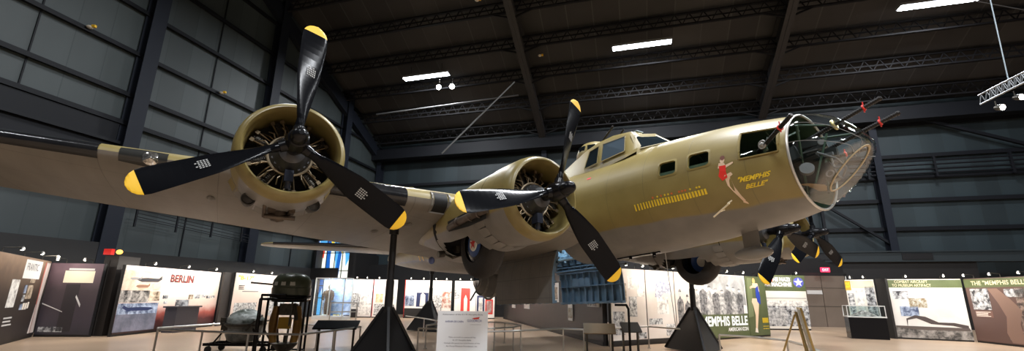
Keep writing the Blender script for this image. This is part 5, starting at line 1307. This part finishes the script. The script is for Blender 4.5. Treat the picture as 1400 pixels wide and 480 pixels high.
for k, s in enumerate(('This aircraft is restored by', 'B-17F Memphis Belle', 'through the generous contribution of the', 'Air Force Museum Foundation, Inc.')): stxt(s, 0, top-.40-.043*k, (.42,.28,.55,.48)[k], .022, TG)
stxt('www.airforcemuseum.com', 0, top-.61, .5, .020, TN)
# ================================================================== EASEL
e = empty('easel_sign', (5.35,8.2,0), rad(62)); tag(e, 'brass A-frame easel holding a thin sign seen edge-on at lower right', 'easel')
BR = mat('brass',(.55,.40,.16),.28,.85)
m_ = MB(); m_.bar((-.28,-.05,0),(-.10,.12,1.30),.03); m_.bar((.28,-.05,0),(.10,.12,1.30),.03); m_.bar((0,.62,0),(0,.14,1.25),.03); m_.bar((-.2,.02,.55),(.2,.02,.55),.03); m_.build('easel_frame', BR, e, smooth=False)
m_ = MB(); m_.box((0,.0,.93),(.6,.025,.85), Matrix.Rotation(rad(-9),3,'X')); m_.build('sign_card', mat('card_pale',(.62,.64,.60),.4), e, smooth=False)
m_ = MB()
for a, b in (((-.31,-.07,.52),(-.31,.06,1.36)),((.31,-.07,.52),(.31,.06,1.36)),((-.31,.06,1.36),(.31,.06,1.36)),((-.31,-.07,.52),(.31,-.07,.52))): m_.bar(a,b,.035)
m_.build('sign_frame', BR, e, smooth=False)
# ================================================================== TURRET EXHIBIT
tp = Vector((-5.55,11.3,0)); e = empty('turret_exhibit', tp, .1); tag(e, 'dark green upper gun turret standing on a black tubular frame', 'gun turret'); e.scale = (.8,.8,.97)
TGN = mat('turret_green',(.05,.065,.04),.30,var=(.07,.085,.055),scale=6)
m_ = MB(); m_.lathe([(0,.52),(.05,.56),(.22,.57),(.24,.55),(.30,.555),(.42,.54),(.52,.46),(.575,.34),(.60,.16),(.605,0)], (0,0,1.46), (0,0,3), 40); dm = m_.build('dome', TGN, e)
for k in range(4):
    a = rad(-150+27*k); m_ = MB(); pts = []
    for j in range(5):
        t = j/4; z = 1.74+.29*t; r_ = .562-.19*t**2.
        for s_ in (-1,1): pts.append(((r_+.006)*cos(a+s_*.13*(1-.3*t)), (r_+.006)*sin(a+s_*.13*(1-.3*t)), z))
    m_.add(pts, [(2*j,2*j+1,2*j+3,2*j+2) for j in range(4)]); m_.build('dome_window', mat('dome_glass',(.55,.57,.54),.12), dm)
m_ = MB(); m_.torus((0,0,1.46),(0,0,1),.56,.035,40,8); m_.torus((0,0,1.36),(0,0,1),.50,.03,40,8); m_.build('turret_ring', BLACK, e)
m_ = MB(); m_.cyl((-.45,-.25,1.76),(-1.05,-.45,1.80),.025,n=10); m_.build('gun_barrel', GUN, e)
m_ = MB(); LEG = [(-.72,-.42),(-.40,-.62),(.62,-.45),(.42,.5),(-.62,.42)]
for x, y in LEG: m_.cyl((x,y,0),(x,y,1.40),.035,n=10)
for i in range(5): m_.cyl((*LEG[i],1.40),(*LEG[(i+1)%5],1.40),.03,n=10); m_.cyl((*LEG[i],.12),(*LEG[(i+1)%5],.12),.02,n=8)
m_.tube([(-.62,-.5,0),(-.60,-.62,1.50),(.1,-.62,1.50)],.03,10); m_.build('tube_frame', BLACK, e)
m_ = MB(); m_.lathe([(0,.0),(.02,.2),(.15,.34),(.2,.36),(.22,.0)], (0,0,.12),(0,0,3),24); m_.box((0,0,.06),(.2,.2,.12)); m_.cyl((0,0,.2),(0,0,.5),.06,n=12)
for k in range(3): a = rad(60+120*k); m_.bar((.42*cos(a),.42*sin(a),1.36),(.20*cos(a),.20*sin(a),.3),.05)
m_.bar((.25,-.3,1.3),(.38,-.36,.9),.07); m_.box((.05,-.15,1.15),(.45,.3,.28)); m_.build('lower_basket', DARKSTEEL, e)
for s_ in (-1,1):
    m_ = MB(); m_.grid([[(s_*.30+ (.13-.03*abs(j-4)/4)*cos(a)+s_*.06*sin(PI*j/8), -.15+.11*sin(a), .35+.11*j) for a in [2*PI*k/14 for k in range(14)]] for j in range(9)], cap0=True, cap1=True); m_.build('ammunition_can', mat('can_amber',(.28,.15,.03),.35,.3,var=(.20,.10,.02),scale=6), e)
m_ = MB(); m_.box((.0,-.2,.82),(.34,.16,.28)); m_.box((.0,-.2,1.14),(.12,.12,.12)); m_.build('yellow_box', mat('box_yellow',(.55,.33,.02),.4), e, smooth=False)
# engine/ball relic on a dolly
e = empty('relic_trolley', (-7.0,12.0,0), .05); e.scale = (.85,.85,.95); tag(e, 'low black wheeled trolley under the battered metal ball turret', 'trolley')
m_ = MB(); m_.box((0,-.35,.22),(1.9,.07,.07)); m_.box((0,.35,.22),(1.9,.07,.07)); m_.box((-.85,0,.22),(.07,.75,.07)); m_.box((.85,0,.22),(.07,.75,.07))
for x in (-.7,.7): m_.bar((x,-.35,.22),(x*.55,-.3,.65),.04); m_.bar((x,.35,.22),(x*.55,.3,.65),.04)
m_.build('trolley_frame', BLACK, e, smooth=False)
for x in (-.8,.8):
    for y in (-.35,.35): m_ = MB(); m_.cyl((x,y-.03,.09),(x,y+.03,.09),.09,n=16); m_.build('castor', TYRE, e)
e = empty('ball_turret_relic', (-7.0,12.0,.25)); e.scale = (.85,.85,.9); tag(e, 'battered grey and green ball turret resting on a low trolley', 'gun turret')
m_ = MB(); m_.lathe([(0,.30),(.05,.42),(.2,.50),(.42,.52),(.46,.56),(.52,.56)], (0,0,0),(0,0,1),32); m_.build('lower_shell', photo_mat('shell_grey',(.09,.10,.095),(.24,.25,.24),4.,rough=.4), e)
m_ = MB(); rr = random.Random(3); m_.grid([[((.54*cos(t)+.0)*cos(a)*(1+.06*sin(3*a+5*t)), .54*cos(t)*sin(a)*(1+.05*cos(4*a)), .50+.40*sin(t)*(1+.08*sin(2*a))) for a in [2*PI*k/28 for k in range(28)]] for t in [PI/2*j/8 for j in range(9)]]); m_.build('upper_shell', photo_mat('shell_worn',(.035,.045,.03),(.34,.36,.34),3.,rough=.35), e)
m_ = MB(); m_.torus((0,0,.50),(0,0,1),.56,.04,36,8); m_.box((.5,-.1,.55),(.25,.2,.12)); m_.box((-.35,-.35,.45),(.2,.2,.2)); m_.tube([(.3,-.45,.35),(.5,-.4,.6),(.55,-.1,.75)],.03); m_.box((-.52,-.2,.58),(.15,.2,.2)); m_.build('turret_fittings', DARKSTEEL, e)
# thin wire hanging from the belly
m_ = MB(); a_, b_p = acw(4.3,0,-1.12), fl(924,447,.7); m_.cyl((0,0,0), tuple(b_p-a_), .008, n=6); o = m_.build('hanging_wire', mat('wire_grey',(.3,.3,.3),.5)); o.location = a_; tag(o, 'thin wire hanging from the belly down to the barrier', 'wire')

# ================================================================== WORLD / VIEW
w = bpy.data.worlds.new('world'); bpy.context.scene.world = w; w.use_nodes = True
w.node_tree.nodes['Background'].inputs[0].default_value = (.75,.85,1,1); w.node_tree.nodes['Background'].inputs[1].default_value = .035
sc = bpy.context.scene
sc.view_settings.view_transform = 'Standard'; sc.view_settings.look = 'None'; sc.view_settings.gamma = 1; sc.view_settings.use_curve_mapping = False
sc.view_settings.exposure = .35
